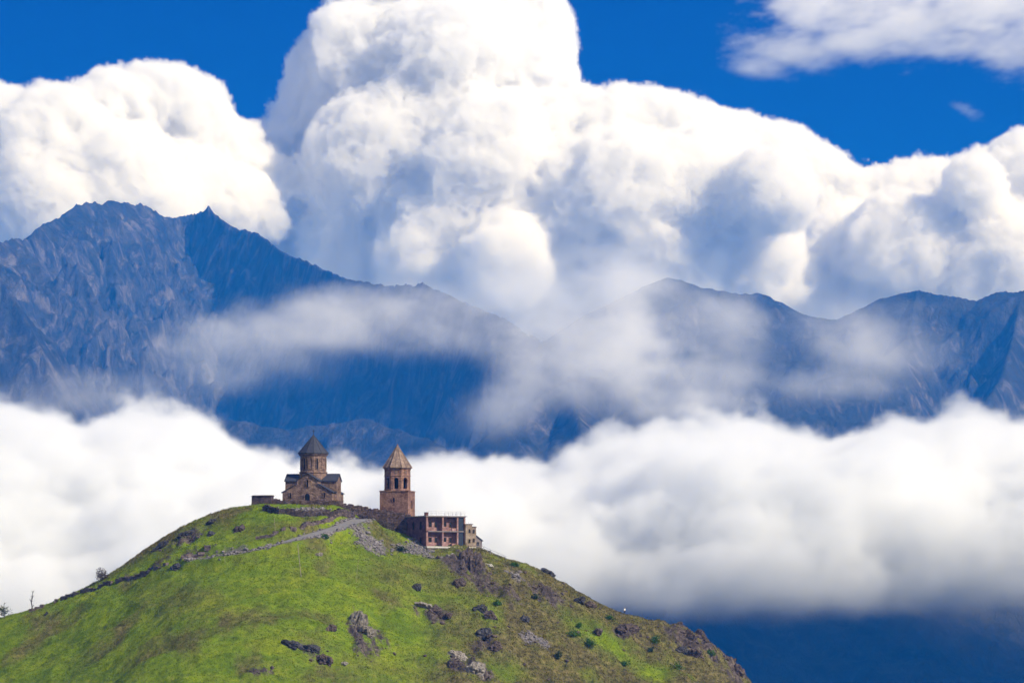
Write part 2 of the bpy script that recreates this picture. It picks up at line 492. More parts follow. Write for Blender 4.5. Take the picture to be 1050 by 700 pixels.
lo, hi = (-1100, 4650, 120), (1000, 5250, 560)
X, Y, Z = vox(lo, hi, (6.5, 11.0, 6.5))
px, py = PX(X, Y, Z)
n1 = fbm3(X, Y, Z, 240, 6, 61, .6); n2 = fbm3(X * .6 + Z * .3, Y, Z * 1.1, 110, 6, 71, .74); n3 = fbm3(X, Y, Z, 150, 6, 81, .68)
d = np.zeros(X.shape, np.float32)
for cx, cy_, rx, ry, k, tilt in [(320, 335, 150, 30, .6, -.12), (240, 365, 80, 40, .4, 0), (430, 335, 100, 34, .6, .1), (560, 330, 95, 66, 1.0, 0), (640, 355, 115, 72, 1.0, .1), (610, 315, 110, 56, .85, 0), (555, 315, 80, 46, .9, 0), (600, 370, 100, 50, 1.0, 0), (705, 335, 70, 48, .55, .25), (530, 405, 60, 36, .7, -.4),
                                  (880, 350, 62, 40, .55, .1), (850, 398, 70, 18, .3, 0), (600, 300, 110, 30, .5, .1), (100, 405, 110, 24, .22, 0), (690, 415, 80, 24, .6, 0), (735, 385, 46, 26, .45, 0), (945, 365, 40, 24, .15, 0)]:
    ux, uy = px - cx + 75 * n1 + 20 * n3, py - cy_ + 46 * n2
    uy = uy - tilt * ux
    q = 1 - np.sqrt((ux / rx) ** 2 + (uy / ry) ** 2)
    d = np.maximum(d, k * sstep(-.3, .8, q + .35 * n3))
d = d * np.clip(.42 + 3.2 * n2 + 1.9 * n3, 0, 2.1) * sstep(4650, 4750, Y) * sstep(5250, 5100, Y)
d[d < .004] = 0
tag(cloud_volume('mist', lo, hi, d, volume_mat('mist_vapour', .0072)), 'thin veils of mist drifting across the mountain faces', 'mist', kind='stuff')

# ================================================================== SKY CLOUDS (beyond the mountains)
YC = 12500.0
lo, hi = (-2250, 11300, 600), (2250, 13700, 2600)
VS = (9.0, 22.0, 9.0)
X, Y, Z = vox(lo, hi, VS)
px, py = PX(X, Y, Z)
f = np.full(X.shape, -400.0, np.float32)
def puff(cx, cy_, r, yy, k=150.0):
    """ball of cloud whose middle stands at distance yy"""
    global f
    c = W(cx, cy_, yy); rr = r * yy / F
    i0 = [max(0, int((c[k] - rr - 320 - lo[k]) / VS[k])) for k in range(3)]
    i1 = [min(X.shape[k], int((c[k] + rr + 320 - lo[k]) / VS[k]) + 1) for k in range(3)]
    sl_ = tuple(slice(a, b_) for a, b_ in zip(i0, i1))
    q = rr - np.sqrt((X[sl_] - c[0]) ** 2 + (Y[sl_] - c[1]) ** 2 + (Z[sl_] - c[2]) ** 2)
    g = f[sl_]
    h = np.clip(.5 + .5 * (q - g) / k, 0, 1)
    f[sl_] = g * (1 - h) + q * h + k * h * (1 - h) * .5
rg = random.Random(5)
PUFFS = [
    # broad hidden mass
    (20, 225, 80, 12700), (120, 225, 80, 12700), (210, 230, 70, 12800), (300, 290, 80, 13000), (400, 320, 90, 12800), (500, 330, 90, 12600), (600, 320, 90, 12700), (700, 320, 80, 12800), (800, 330, 80, 13000), (900, 320, 80, 13000), (1000, 310, 80, 12800), (1080, 300, 80, 12700),
    (450, 200, 110, 13000), (580, 230, 100, 12800), (690, 240, 90, 12700), (255, 215, 60, 12900), (350, 230, 80, 13000),
    # left cloud
    (-40, 150, 66, 12300), (10, 150, 60, 12200), (60, 150, 62, 12100), (105, 122, 54, 12200), (150, 114, 48, 12300), (185, 128, 52, 12300), (215, 160, 52, 12400), (120, 180, 62, 12000), (40, 200, 60, 12000), (255, 178, 34, 12500), (190, 200, 56, 12200), (268, 172, 26, 12600), (284, 166, 14, 12650), (250, 215, 46, 12300), (290, 205, 40, 12500), (60, 215, 60, 11900), (150, 215, 56, 12000),
    # main tower
    (440, -10, 84, 12900), (380, 20, 50, 12950), (510, 18, 62, 12900), (552, 42, 38, 12850), (555, 85, 34, 12800), (390, 80, 84, 12700), (470, 90, 92, 12500), (345, 110, 58, 12800), (320, 140, 50, 12900), (300, 180, 60, 13000), (400, 180, 92, 12400), (500, 190, 92, 12200),
    (560, 160, 62, 12300), (300, 240, 70, 12900), (370, 270, 66, 12400), (450, 270, 70, 12100), (520, 268, 54, 11800), (580, 250, 70, 12100),
    # right shoulder
    (620, 150, 56, 12300), (655, 140, 48, 12300), (700, 148, 48, 12300), (640, 210, 78, 12000), (720, 200, 62, 12000), (735, 160, 46, 12500), (790, 195, 46, 11800), (760, 250, 60, 12200), (680, 280, 66, 12000),
    # bright cloud on the right, further off
    (745, 150, 38, 13200), (790, 162, 42, 13200), (830, 182, 44, 13200), (870, 215, 50, 13200), (920, 205, 46, 13200), (960, 205, 44, 13250), (860, 265, 56, 13000), (930, 260, 60, 12700), (1000, 240, 60, 12900), (1040, 200, 56, 12900), (1080, 210, 70, 12900), (1030, 270, 66, 12700), (780, 290, 60, 12800), (1000, 185, 30, 12500),
]
for a in PUFFS: puff(*a)
for i in range(320):                                    # small cauliflower heads over the big ones
    a = rg.choice(PUFFS); t = rg.uniform(0, 6.28); e = rg.uniform(-.9, .9)
    r0 = a[2] * .9
    puff(a[0] + r0 * math.cos(t) * math.cos(e), a[1] + r0 * math.sin(t) * math.cos(e), a[2] * rg.uniform(.14, .32), a[3] - abs(math.sin(e)) * r0 * a[3] / F * rg.choice((1, 1, -.3)), 45.0)
near = f > -180
bil = np.zeros(X.shape, np.float32)
xs, ys, zs = X[near], Y[near], Z[near]
acc = np.zeros(xs.shape, np.float32); am, sc = 40.0, 210.0
for o in range(5):
    acc += am * (.42 - 1.9 * np.abs(perlin3(xs / sc, ys / sc, zs / sc, 100 + o))); am *= .74; sc /= 2.05
acc += 50 * fbm3(xs, ys, zs, 600, 2, 140) - 10
bil[near] = acc
f = f + bil
wid = 16 + 80 * sstep(200, 330, py)
d = np.clip(sstep(0, 1, (f + 10) / wid), 0, 1)
d *= sstep(600, 650, Z) * sstep(2250, 2200, np.abs(X)) * sstep(2600, 2570, Z)
d[~near] = 0
tag(cloud_volume('cumulus_cloud', lo, hi, d, volume_mat('cumulus_vapour', .032)), 'towering white cumulus cloud heaped up behind the mountains', 'cloud', kind='stuff')

lo, hi = (700, 10200, 1480), (2150, 11000, 2240)
X, Y, Z = vox(lo, hi, (7.0, 14.0, 7.0))
px, py = PX(X, Y, Z)
n1 = fbm3(X, Y, Z, 260, 5, 161, .6); n2 = fbm3(X * .7 - Z * .5, Y, Z * 1.3, 120, 5, 171, .7); n3 = fbm3(X * .6 - Z * .6, Y, Z * 1.5, 45, 3, 181, .65)
d = np.zeros(X.shape, np.float32)
for cx, cy_, rx, ry, k in [(930, 18, 110, 34, 1.0), (1010, 10, 80, 34, 1.0), (880, 40, 70, 22, .8), (820, 52, 60, 18, .6), (780, 68, 34, 10, .4), (825, 8, 30, 22, .9), (1040, 50, 40, 26, .5), (1080, 20, 60, 40, .8), (960, 45, 60, 16, .6),
                           (990, 114, 8, 5, .22), (705, 88, 10, 4, .22)]:
    q = 1 - np.sqrt(((px - cx + 40 * n1) / rx) ** 2 + ((py - cy_ + 26 * n1 + 16 * n2) / ry) ** 2)
    d = np.maximum(d, k * sstep(-.1, .9, q + 1.5 * n2 + .7 * n3))
d = d * np.clip(.55 + 2.4 * n2 + 1.2 * n3, 0, 1.6) * sstep(10200, 10350, Y) * sstep(11000, 10850, Y)
d[d < .004] = 0
tag(cloud_volume('wispy_cloud', lo, hi, d, volume_mat('wispy_vapour', .007)), 'thin torn white cloud high in the blue at the upper right', 'cloud', kind='stuff')

# ================================================================== HAZE
def haze():
    b_ = MB(); b_.box((-7600, -1900, -345), (7600, 9600, 1130))
    o = b_.build('haze', volume_mat('haze_air', .000085, (.012, .27, 1.0), 0.0, (1, 1, 1)))
    return tag(o, 'blue haze thickening towards the far mountains', 'haze', kind='stuff')
haze()
#@@HILL
# ================================================================== THE HILL
CREST = [(-400, 800), (-250, 740), (-150, 695), (-60, 655), (0, 633), (20, 628), (40, 622), (60, 614), (85, 603), (105, 593), (125, 580), (150, 562), (172, 548), (190, 538), (215, 527), (240, 520), (262, 517), (300, 517), (340, 518),
         (355, 521), (366, 528), (385, 537), (408, 546), (425, 552), (437, 557), (460, 558.5), (488, 561), (500, 565), (520, 573), (545, 580), (560, 588), (580, 599), (600, 611), (620, 622), (638, 629), (660, 634), (690, 641), (712, 648), (725, 657),
         (745, 675), (758, 687), (770, 700), (790, 722), (830, 760), (900, 825), (1050, 960)]
YC0 = 806.0
_cw = np.array([W(a, b_, YC0) for a, b_ in CREST])
def hill_base(X, Y):
    zr = np.interp(X, _cw[:, 0], _cw[:, 2])
    zs = sum(np.interp(X + k, _cw[:, 0], _cw[:, 2]) for k in (-9, -6, -3, 0, 3, 6, 9)) / 7
    t = YC0 - Y
    w = sstep(2, 14, np.abs(t))
    z = zr * (1 - w) + zs * w
    s = .47 + .10 * sstep(-10, 40, X)
    front = s * t - (s - .22) * 9 * (1 - np.exp(-np.clip(t, 0, 900) / 9))
    back = .05 * -t + .55 * np.clip(-t - 26, 0, 900)
    return np.where(t > 0, z - front, z - back)
HX = np.arange(-235, 175, .5); HY = np.arange(655, 900, .5)
X, Y = np.meshgrid(HX, HY, indexing='ij')
Z = hill_base(X, Y)
ppx, ppy = PX(X, Y, Z)
below = sstep(0, 16, YC0 - Y)
away = sstep(0, 22, np.abs(YC0 - Y))
right = sstep(395, 520, ppx + 30 * fbm2(X, Y, 20, 3, 5))
Z += (fbm2(X, Y, 34, 3, 1001) * 2.6 * below + fbm2(X, Y, 9, 3, 1011) * (1.15 + .5 * right) * away + fbm2(X, Y, 2.6, 3, 1021) * (.36 + .36 * right))
# gullies and ribs running down the right flank, small terraces on the left
u = X * .93 + (Y - 800) * .35; v = -X * .35 + (Y - 800) * .93
rib = ridged2(u, v * .42, 17, 5, 1031)
Z += right * below * (rib - .35) * 3.4
steps = ridged2(X * .35, Y + 6 * fbm2(X, Y, 25, 2, 1041), 9, 4, 1051)
Z += (1 - right) * below * (steps - .4) * 1.7
def blob(cx, cy_, rx, ry, tilt=0.0):
    dx, dy = ppx - cx, ppy - cy_ - tilt * (ppx - cx)
    return np.exp(-((dx / rx) ** 2 + (dy / ry) ** 2))
nz = fbm2(X, Y, 7, 4, 1061)
nz2 = fbm2(X, Y, 22, 4, 1071)
crag = np.clip(1.3 * blob(480, 582, 26, 15, .4) + .9 * blob(560, 608, 22, 10, .5) + .9 * blob(640, 650, 16, 9) + blob(708, 655, 30, 12, .45) + blob(755, 690, 16, 12, .9) + blob(442, 628, 22, 6, .2) + .9 * blob(365, 648, 11, 22)
               + blob(480, 688, 26, 14, .45) + .9 * blob(497, 655, 12, 12) + .9 * blob(390, 662, 16, 14) + .8 * blob(325, 675, 22, 9, .4) + .8 * blob(150, 583, 26, 5, -.45) + .7 * blob(195, 548, 26, 7, -.5) + blob(205, 565, 18, 6, -.3) + .7 * blob(524, 612, 14, 12, .5) + .6 * blob(268, 690, 20, 8), 0, 1.2)
streak = fbm2(X + .25 * Y, Y * .3, 3.2, 5, 1063, .62)
crag = np.clip(crag * (.95 + 1.0 * nz + 1.5 * streak) - .06 + .35 * right * sstep(.25, .6, streak + .5 * nz2), 0, 1)
rr2 = ridged2(u * 1.4, v * .4, 5.5, 5, 1081)
Z += crag * (rr2 - .3) * 3.6
SAMP = None
def G(x, y):
    fx = (np.asarray(x, float) - HX[0]) / .5; fy = (np.asarray(y, float) - HY[0]) / .5
    i = np.clip(fx.astype(int), 0, len(HX) - 2); j = np.clip(fy.astype(int), 0, len(HY) - 2)
    a, b_ = fx - i, fy - j
    return (Z[i, j] * (1 - a) + Z[i + 1, j] * a) * (1 - b_) + (Z[i, j + 1] * (1 - a) + Z[i + 1, j + 1] * a) * b_
def hit(px, py):
    """where the line of sight through a point of the photograph meets the hill"""
    a, b_ = ray(px, py)
    ys = np.arange(665, 830, .1)
    h = G(a * ys, ys) - b_ * ys
    k = np.argmax(h > 0) if (h > 0).any() else np.argmax(h)
    y = ys[k]
    return float(a * y), float(y), float(G(a * y, y))
# the road is cut into the slope
ROAD = [(372, 531.5), (362, 535), (350, 539.5), (336, 544), (318, 549), (298, 554), (276, 560), (252, 566), (225, 570), (200, 574)]
rp = np.array([hit(*p) for p in ROAD])
tt = np.linspace(0, len(rp) - 1, 160)
road = np.stack([np.interp(tt, np.arange(len(rp)), rp[:, k]) for k in range(3)], 1)
for k in range(3): road[:, k] = np.convolve(np.pad(road[:, k], 9, 'edge'), np.ones(19) / 19, 'valid')
RW = 2.8
D = np.full(X.shape, 1e9); RZ = np.zeros(X.shape)
m_ = (X > road[:, 0].min() - 9) & (X < road[:, 0].max() + 9) & (Y > road[:, 1].min() - 9) & (Y < road[:, 1].max() + 9)
for p in road:
    d_ = np.hypot(X[m_] - p[0], Y[m_] - p[1]); cur = D[m_]; rz = RZ[m_]
    rz[d_ < cur] = p[2]; D[m_] = np.minimum(cur, d_); RZ[m_] = rz
wr = 1 - sstep(RW + .2, RW + 2.6, D)
Z = Z * (1 - wr) + (RZ - .03) * wr
# where the hill carries what
gravel = np.clip(1.2 * blob(376, 553, 20, 13, .55) + .9 * blob(548, 657, 20, 11, .45) + 1.3 * blob(226, 566, 30, 8, -.15) + .7 * blob(440, 566, 30, 6, .3) + .6 * blob(525, 590, 18, 8, .5) + .9 * (1 - sstep(RW, RW + 1.2, D)) + .55 * blob(335, 555, 14, 6) + .75 * blob(310, 523, 42, 4) + .5 * blob(420, 556, 16, 6), 0, 1)
gravel = np.clip(gravel * (1 + 1.3 * nz) - .2, 0, 1)
dry = 1.0 * right - .45 * sstep(.15, .5, nz2) * right - 1.0 * np.clip(blob(620, 660, 40, 16, .6) + blob(675, 690, 16, 12) + .9 * blob(515, 690, 26, 12) + .7 * blob(505, 625, 12, 20), 0, 1) \
    + 1.1 * blob(140, 568, 44, 9, -.62) + .5 * blob(210, 535, 40, 7, -.35) + .9 * sstep(.02, .45, fbm2(X, Y * .6, 14, 4, 1091)) * (1 - right) * .85 + .5 * blob(190, 615, 45, 18) + .5 * blob(400, 590, 40, 22) + .45 * blob(360, 690, 60, 20) + .35 * blob(280, 545, 50, 10)
dry = np.clip(dry + .35 * nz, 0, 1)
ed = np.minimum(np.minimum(X - HX[0], HX[-1] - X), np.minimum(Y - HY[0], HY[-1] - Y))
Z = Z - 7 * (1 - sstep(0, 9, ed))

hm, n, b = new_mat('hill_turf')
p_ = geo_pos(n)
lush, lf = noise_col(n, p_, .55, [(.30, (.075, .108, .005)), (.46, (.145, .212, .007)), (.58, (.19, .265, .010)), (.72, (.28, .29, .035))], 9, .72, .3)
dryc, df = noise_col(n, p_, .7, [(.34, (.034, .029, .012)), (.46, (.105, .088, .030)), (.56, (.17, .14, .052)), (.68, (.28, .225, .10))], 9, .75, .3)
rck, rf = noise_col(n, p_, .9, [(.3, (.025, .020, .020)), (.5, (.085, .066, .058)), (.7, (.23, .185, .155))], 10, .72, .5, (1, 1, .5))
grv, gf = noise_col(n, p_, 1.6, [(.3, (.07, .062, .062)), (.5, (.17, .15, .145)), (.72, (.33, .30, .28))], 8, .8)
_, f1 = noise_col(n, p_, .9, [(0, (0, 0, 0)), (1, (1, 1, 1))], 7, .7)
def soft(a, k=1.3):
    return maths(n, 'ADD', a, maths(n, 'MULTIPLY', maths(n, 'SUBTRACT', f1, .5), k), True)
lush = mix(n, .9, lush, noise_col(n, p_, .075, [(.38, (.66, .74, .8)), (.5, (1, 1, 1)), (.62, (1.22, 1.06, 1.2))], 5, .62, .5, (.7, 1.6, 1.6))[0], 'MULTIPLY')
_, ef = noise_col(n, p_, .16, [(0, (0, 0, 0)), (1, (1, 1, 1))], 7, .7, .6)
es = n.nodes.new('ShaderNodeMapRange'); es.inputs[1].default_value = .5; es.inputs[2].default_value = .68; n.links.new(ef, es.inputs[0])
dryc = mix(n, maths(n, 'MULTIPLY', es.outputs[0], .75), dryc, (.072, .056, .032))
col = mix(n, soft(attr(n, 'dry'), 1.1), lush, dryc)
_, spk = noise_col(n, p_, 3.2, [(0, (0, 0, 0)), (1, (1, 1, 1))], 4, .8)
speck = maths(n, 'MULTIPLY', maths(n, 'GREATER_THAN', spk, .68), .5)
col = mix(n, speck, col, (.03, .032, .012))
gs = n.nodes.new('ShaderNodeMapRange'); gs.inputs[1].default_value = .25; gs.inputs[2].default_value = .6
n.links.new(soft(attr(n, 'gravel'), .8), gs.inputs[0])
col = mix(n, gs.outputs[0], col, grv)
cs = n.nodes.new('ShaderNodeMapRange'); cs.inputs[1].default_value = .3; cs.inputs[2].default_value = .55
n.links.new(soft(attr(n, 'crag'), .9), cs.inputs[0])
col = mix(n, cs.outputs[0], col, rck)
n.links.new(col, b.inputs['Base Color'])
b.inputs['Specular IOR Level'].default_value = .05
bump(n, b, maths(n, 'ADD', maths(n, 'ADD', lf, spk), rf), 1.0, .35)
tag(grid_mesh('hill', X, Y, Z, hm, {'dry': dry, 'gravel': gravel, 'crag': crag}), kind='structure')

# broad ground: the valley floor, the foot of the hill and the rise the camera stands on
gm, n, b = new_mat('valley_ground')
c1, f_ = noise_col(n, geo_pos(n), .012, [(.3, (.012, .022, .018)), (.5, (.025, .038, .03)), (.7, (.05, .055, .045))], 9, .65)
n.links.new(c1, b.inputs['Base Color']); bump(n, b, f_, .6, 4.0)
def axis(a, c, d, e, fine, coarse):
    return np.unique(np.concatenate([np.arange(a, c, coarse), np.arange(c, d, fine), np.arange(d, e + 1, coarse)]))
GX, GY = np.meshgrid(axis(-7500, -900, 900, 7500, 25, 220), axis(-1800, -700, 1700, 9500, 25, 220), indexing='ij')
gz = -330 + fbm2(GX, GY, 900, 4, 1201) * 45
gz = np.maximum(gz, -1.75 - .42 * np.maximum(np.hypot(GX, GY) - 6, 0) + 5 * fbm2(GX, GY, 120, 3, 1211) * sstep(30, 200, np.hypot(GX, GY)))
inside = (GX > HX[0] - 30) & (GX < HX[-1] + 30) & (GY > HY[0] - 30) & (GY < HY[-1] + 30)
gz = np.maximum(gz, hill_base(GX, GY) - np.where(inside, 14.0, 7.5))
tag(grid_mesh('ground', GX, GY, gz, gm), kind='structure')

# road surface
rm, n, b = new_mat('gravel_road')
c1, f_ = noise_col(n, geo_pos(n), 1.2, [(.3, (.15, .14, .135)), (.6, (.25, .235, .225)), (.8, (.34, .32, .30))], 8, .75)
n.links.new(c1, b.inputs['Base Color']); bump(n, b, f_, .6, .1)
dirv = np.gradient(road[:, :2], axis=0); dirv /= np.linalg.norm(dirv, axis=1)[:, None]
nv = np.stack([-dirv[:, 1], dirv[:, 0]], 1)
cols = []
ncol = 7
rwob = 1 + .12 * fbm2(road[:, 0], road[:, 1], 6, 3, 77)
for k in range(ncol):
    o_ = (k / (ncol - 1) * 2 - 1) * RW * .92 * rwob
    q = road[:, :2] + nv * o_[:, None]
    cols.append(np.stack([q[:, 0], q[:, 1], road[:, 2] + .03 - .02 * abs(k - 3) / 3], 1))
RV = np.stack(cols, 1)
idx = np.arange(160 * ncol).reshape(160, ncol)
Q = np.stack([idx[:-1, :-1], idx[1:, :-1], idx[1:, 1:], idx[:-1, 1:]], -1).reshape(-1, 4)
if np.cross(RV[1, 0] - RV[0, 0], RV[0, 1] - RV[0, 0])[2] < 0: Q = Q[:, ::-1]
tag(mesh_np('road', RV.reshape(-1, 3), Q, rm, None, True), kind='structure')

# ================================================================== MATERIALS FOR THE BUILDINGS
M_CHURCH = stone_mat('church_stone', (.09, .057, .048), (.195, .125, .098), (.38, .265, .195), 1.5)
M_TOWER = stone_mat('tower_stone', (.115, .058, .044), (.23, .125, .09), (.40, .245, .18), 1.6)
M_SLATE = plain_mat('slate_roof', (.045, .047, .062), .65, .3, 2.0)
M_ROOFST = stone_mat('roof_slabs', (.16, .105, .08), (.27, .195, .15), (.38, .29, .235), .9, .05)
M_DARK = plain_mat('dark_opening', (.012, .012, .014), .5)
M_IRON = plain_mat('dark_iron', (.04, .04, .045), .5)
M_PINK = stone_mat('pink_masonry', (.22, .115, .105), (.36, .205, .185), (.48, .31, .28), 1.3, .05)
M_PINK_SHADE = stone_mat('pink_masonry_shade', (.09, .042, .045), (.16, .078, .08), (.24, .13, .125), 1.4, .08)  # darker copy of the pink masonry, the side wall's shade put into its colour
M_SLAB = plain_mat('grey_concrete', (.20, .17, .165), .9, .3, 1.2)
M_WHITE = plain_mat('pale_concrete', (.50, .47, .43), .9, .2, 1.5)
M_BEIGE = stone_mat('beige_masonry', (.20, .15, .11), (.30, .235, .175), (.42, .34, .26), 1.5, .06)
M_WALL = stone_mat('rubble_stone', (.045, .035, .035), (.13, .095, .09), (.27, .22, .20), 1.1, .12)
M_WOOD = plain_mat('weathered_wood', (.30, .26, .20), .9, .3, 4.0)
M_GLASS, n, b = new_mat('window_glass'); b.inputs['Base Color'].default_value = (.03, .04, .06, 1); b.inputs['Roughness'].default_value = .12; b.inputs['Specular IOR Level'].default_value = .5
M_METAL = plain_mat('grey_metal', (.25, .25, .27), .5, .2, 5.0)

def arch(w, h, n=8):
    """outline of an opening with a round head, standing on z = 0"""
    r = w / 2
    return [(-r, 0), (r, 0)] + [(r * math.cos(t), h - r + r * math.sin(t)) for t in [math.pi * i / n for i in range(n + 1)]]
def window_at(root, p, nrm, w, h, frame_mat, name='window', f=.16, surround=True):
    """arched window: a stone surround standing proud of the wall, the dark opening inside it"""
    nx, ny = nrm; tx, ty = -ny, nx
    def P(a, d, z): return (p[0] + tx * a + nx * d, p[1] + ty * a + ny * d, p[2] + z)
    out = arch(w + 2 * f, h + f); inn = arch(w, h)
    mb = MB()
    k = len(inn)
    if surround:
        A = [mb.bm.verts.new(P(a, .14, z)) for a, z in out]; B = [mb.bm.verts.new(P(a, .14, z)) for a, z in inn]
        C = [mb.bm.verts.new(P(a, -.2, z)) for a, z in out]; Dd = [mb.bm.verts.new(P(a, .012, z)) for a, z in inn]
        for i in range(k):
            j = (i + 1) % k
            for q in ((A[i], A[j], B[j], B[i]), (C[i], C[j], A[j], A[i]), (B[i], B[j], Dd[j], Dd[i])): mb.bm.faces.new(q)
    else:
        mb.poly([P(a, -.02, z) for a, z in arch(w * 1.02, h * 1.01)])
    o = mb.build(name, frame_mat, root)
    g = MB(); g.poly([P(a, .02, z) for a, z in inn])
    g.build('pane', M_DARK, o)
    return o

# ================================================================== CHURCH
def church():
    x, y, z = W(315.0, 516, 812)
    th = R(9)
    root = empty('church', (x + 7 * math.sin(th), y + 7 * math.cos(th), z), -th)
    tag(root, 'domed stone church with a dark conical roof and cross on the hilltop', 'church')
    WF, DF = 6.6, 6.9            # half width, half depth
    AW = 2.75                    # half width of the cross arms
    EV, RG = 6.0, 7.75           # eaves and ridge of the arms
    C0, C1 = 2.9, 5.0            # outer and inner eaves of the corner bays
    b_ = MB()
    fac = [(-WF, -2), (WF, -2), (WF, C0), (AW, C1), (AW, EV), (0, RG - .05), (-AW, EV), (-AW, C1), (-WF, C0)]
    b_.prism(fac, 'y', -DF, DF)
    side = [(-AW, C1 - 2.4), (AW, C1 - 2.4), (AW, EV), (0, RG - .05), (-AW, EV)]
    b_.prism(side, 'x', -WF - .25, WF + .25)
    b_.box((-WF - .26, -AW, -2), (WF + .26, AW, C1 - 2.3))
    b_.build('wall', M_CHURCH, root)
    def gable_roof(axis, a, c):
        m = MB(); t = .22; o = .28
        s = (RG - EV) / AW
        for sg in (-1, 1):
            q = [(0, RG), (sg * (AW + o), EV - s * o), (sg * (AW + o), EV - s * o + t), (0, RG + t)]
            m.prism(q if sg > 0 else q[::-1], axis, a, c)
        return m.build('roof', M_SLATE, root)
    gable_roof('x', -WF - .5, -2.4); gable_roof('x', 2.4, WF + .5)
    gable_roof('y', -DF - .25, -2.4); gable_roof('y', 2.4, DF + .25)
    s = (C1 - C0) / (WF - AW)
    for sx in (-1, 1):
        for sy in (-1, 1):
            m = MB()
            q = [(sx * (AW + .02), C1 + .02), (sx * (WF + .3), C0 - s * .3 + .02), (sx * (WF + .3), C0 - s * .3 + .2), (sx * (AW + .02), C1 + .2)]
            a, c = sorted((sy * (AW + .01), sy * (DF + .25)))
            m.prism(q, 'y', a, c); m.build('aisle_roof', M_SLATE, root)
    # drum, cornices, blind arcade with slit windows
    rot = R(15)
    m = MB(); m.rings(12, [(3.75, 6.2), (3.75, 7.75), (3.42, 8.0), (3.42, 13.05)], rot=rot)
    drum = m.build('drum', M_CHURCH, root)
    m = MB(); m.rings(12, [(3.5, 8.0), (3.72, 8.08), (3.72, 8.38), (3.5, 8.46)], rot=rot); m.build('cornice', M_CHURCH, drum)
    m = MB(); m.rings(12, [(3.44, 12.55), (3.74, 12.75), (3.74, 13.1), (3.4, 13.15)], rot=rot); m.build('cornice', M_CHURCH, drum)
    ap = 3.42 * math.cos(math.pi / 12)
    for k in range(12):
        a = rot + 2 * math.pi * (k + .5) / 12
        nn = (math.cos(a), math.sin(a))
        if k % 2: window_at(drum, (nn[0] * (ap + .01), nn[1] * (ap + .01), 9.1), nn, .48, 2.7, M_CHURCH, f=.2)
        else:
            q = MB(); tx, ty = -nn[1], nn[0]
            out, inn = arch(1.25, 3.2), arch(.9, 3.0)
            P = lambda a_, d_, z_: (nn[0] * (ap + d_) + tx * a_, nn[1] * (ap + d_) + ty * a_, 8.95 + z_)
            A = [q.bm.verts.new(P(a_, .13, z_)) for a_, z_ in out]; B = [q.bm.verts.new(P(a_, .13, z_)) for a_, z_ in inn]; C_ = [q.bm.verts.new(P(a_, -.05, z_)) for a_, z_ in out]; D_ = [q.bm.verts.new(P(a_, -.05, z_)) for a_, z_ in inn]
            for i in range(len(out)):
                j = (i + 1) % len(out)
                for f_ in ((A[i], A[j], B[j], B[i]), (C_[i], C_[j], A[j], A[i]), (B[i], B[j], D_[j], D_[i])): q.bm.faces.new(f_)
            q.build('blind_arch', M_CHURCH, drum)
    m = MB(); m.rings(12, [(3.98, 13.1), (4.0, 13.28), (.12, 18.0)], rot=rot)
    cone = m.build('cone_roof', M_SLATE, root)
    m = MB()
    for k in range(12):
        a = rot + 2 * math.pi * k / 12
        m.bar((3.98 * math.cos(a), 3.98 * math.sin(a), 13.32), (.1 * math.cos(a), .1 * math.sin(a), 18.02), .07, 4)
    m.build('roof_rib', M_SLATE, cone)
    m = MB(); m.bar((0, 0, 17.8), (0, 0, 19.6), .07); m.bar((-.42, 0, 19.05), (.42, 0, 19.05), .06); m.rings(8, [(0, 17.85), (.22, 18.05), (0, 18.3)])
    m.build('cross', M_IRON, cone)
    # front: door, windows, ornamental cross, plinth
    fy = -DF - .001
    window_at(root, (0, fy, 4.3), (0, -1), .5, 1.9, M_CHURCH)
    d = window_at(root, (0, fy, 0), (0, -1), 1.3, 2.6, M_CHURCH, 'door', .25)
    for sx in (-1, 1): window_at(root, (sx * 4.5, fy, 1.5), (0, -1), .4, 1.3, M_CHURCH)
    m = MB(); m.box((-.16, fy - .1, 6.3), (.16, fy + .1, 7.1)); m.box((-.4, fy - .09, 6.62), (.4, fy + .1, 6.86)); m.build('relief_cross', M_CHURCH, root)
    for sx in (-1, 1):
        window_at(root, (sx * (WF + .262), 0, 2.9), (sx, 0), .5, 2.0, M_CHURCH)
        for sy in (-1, 1): window_at(root, (sx * (WF + .001), sy * 4.8, .9), (sx, 0), .4, 1.2, M_CHURCH)
    m = MB(); m.box((-WF - .32, -DF - .3, -2), (WF + .32, DF + .3, .35)); m.build('plinth', M_CHURCH, root)
    m = MB(); m.box((WF + .3, -5.6, 2.9), (WF + 1.0, -5.2, 3.1)); m.bar((WF + .9, -5.4, 3.1), (WF + 1.25, -5.4, 3.7), .06); m.build('waterspout', M_IRON, root)
church()

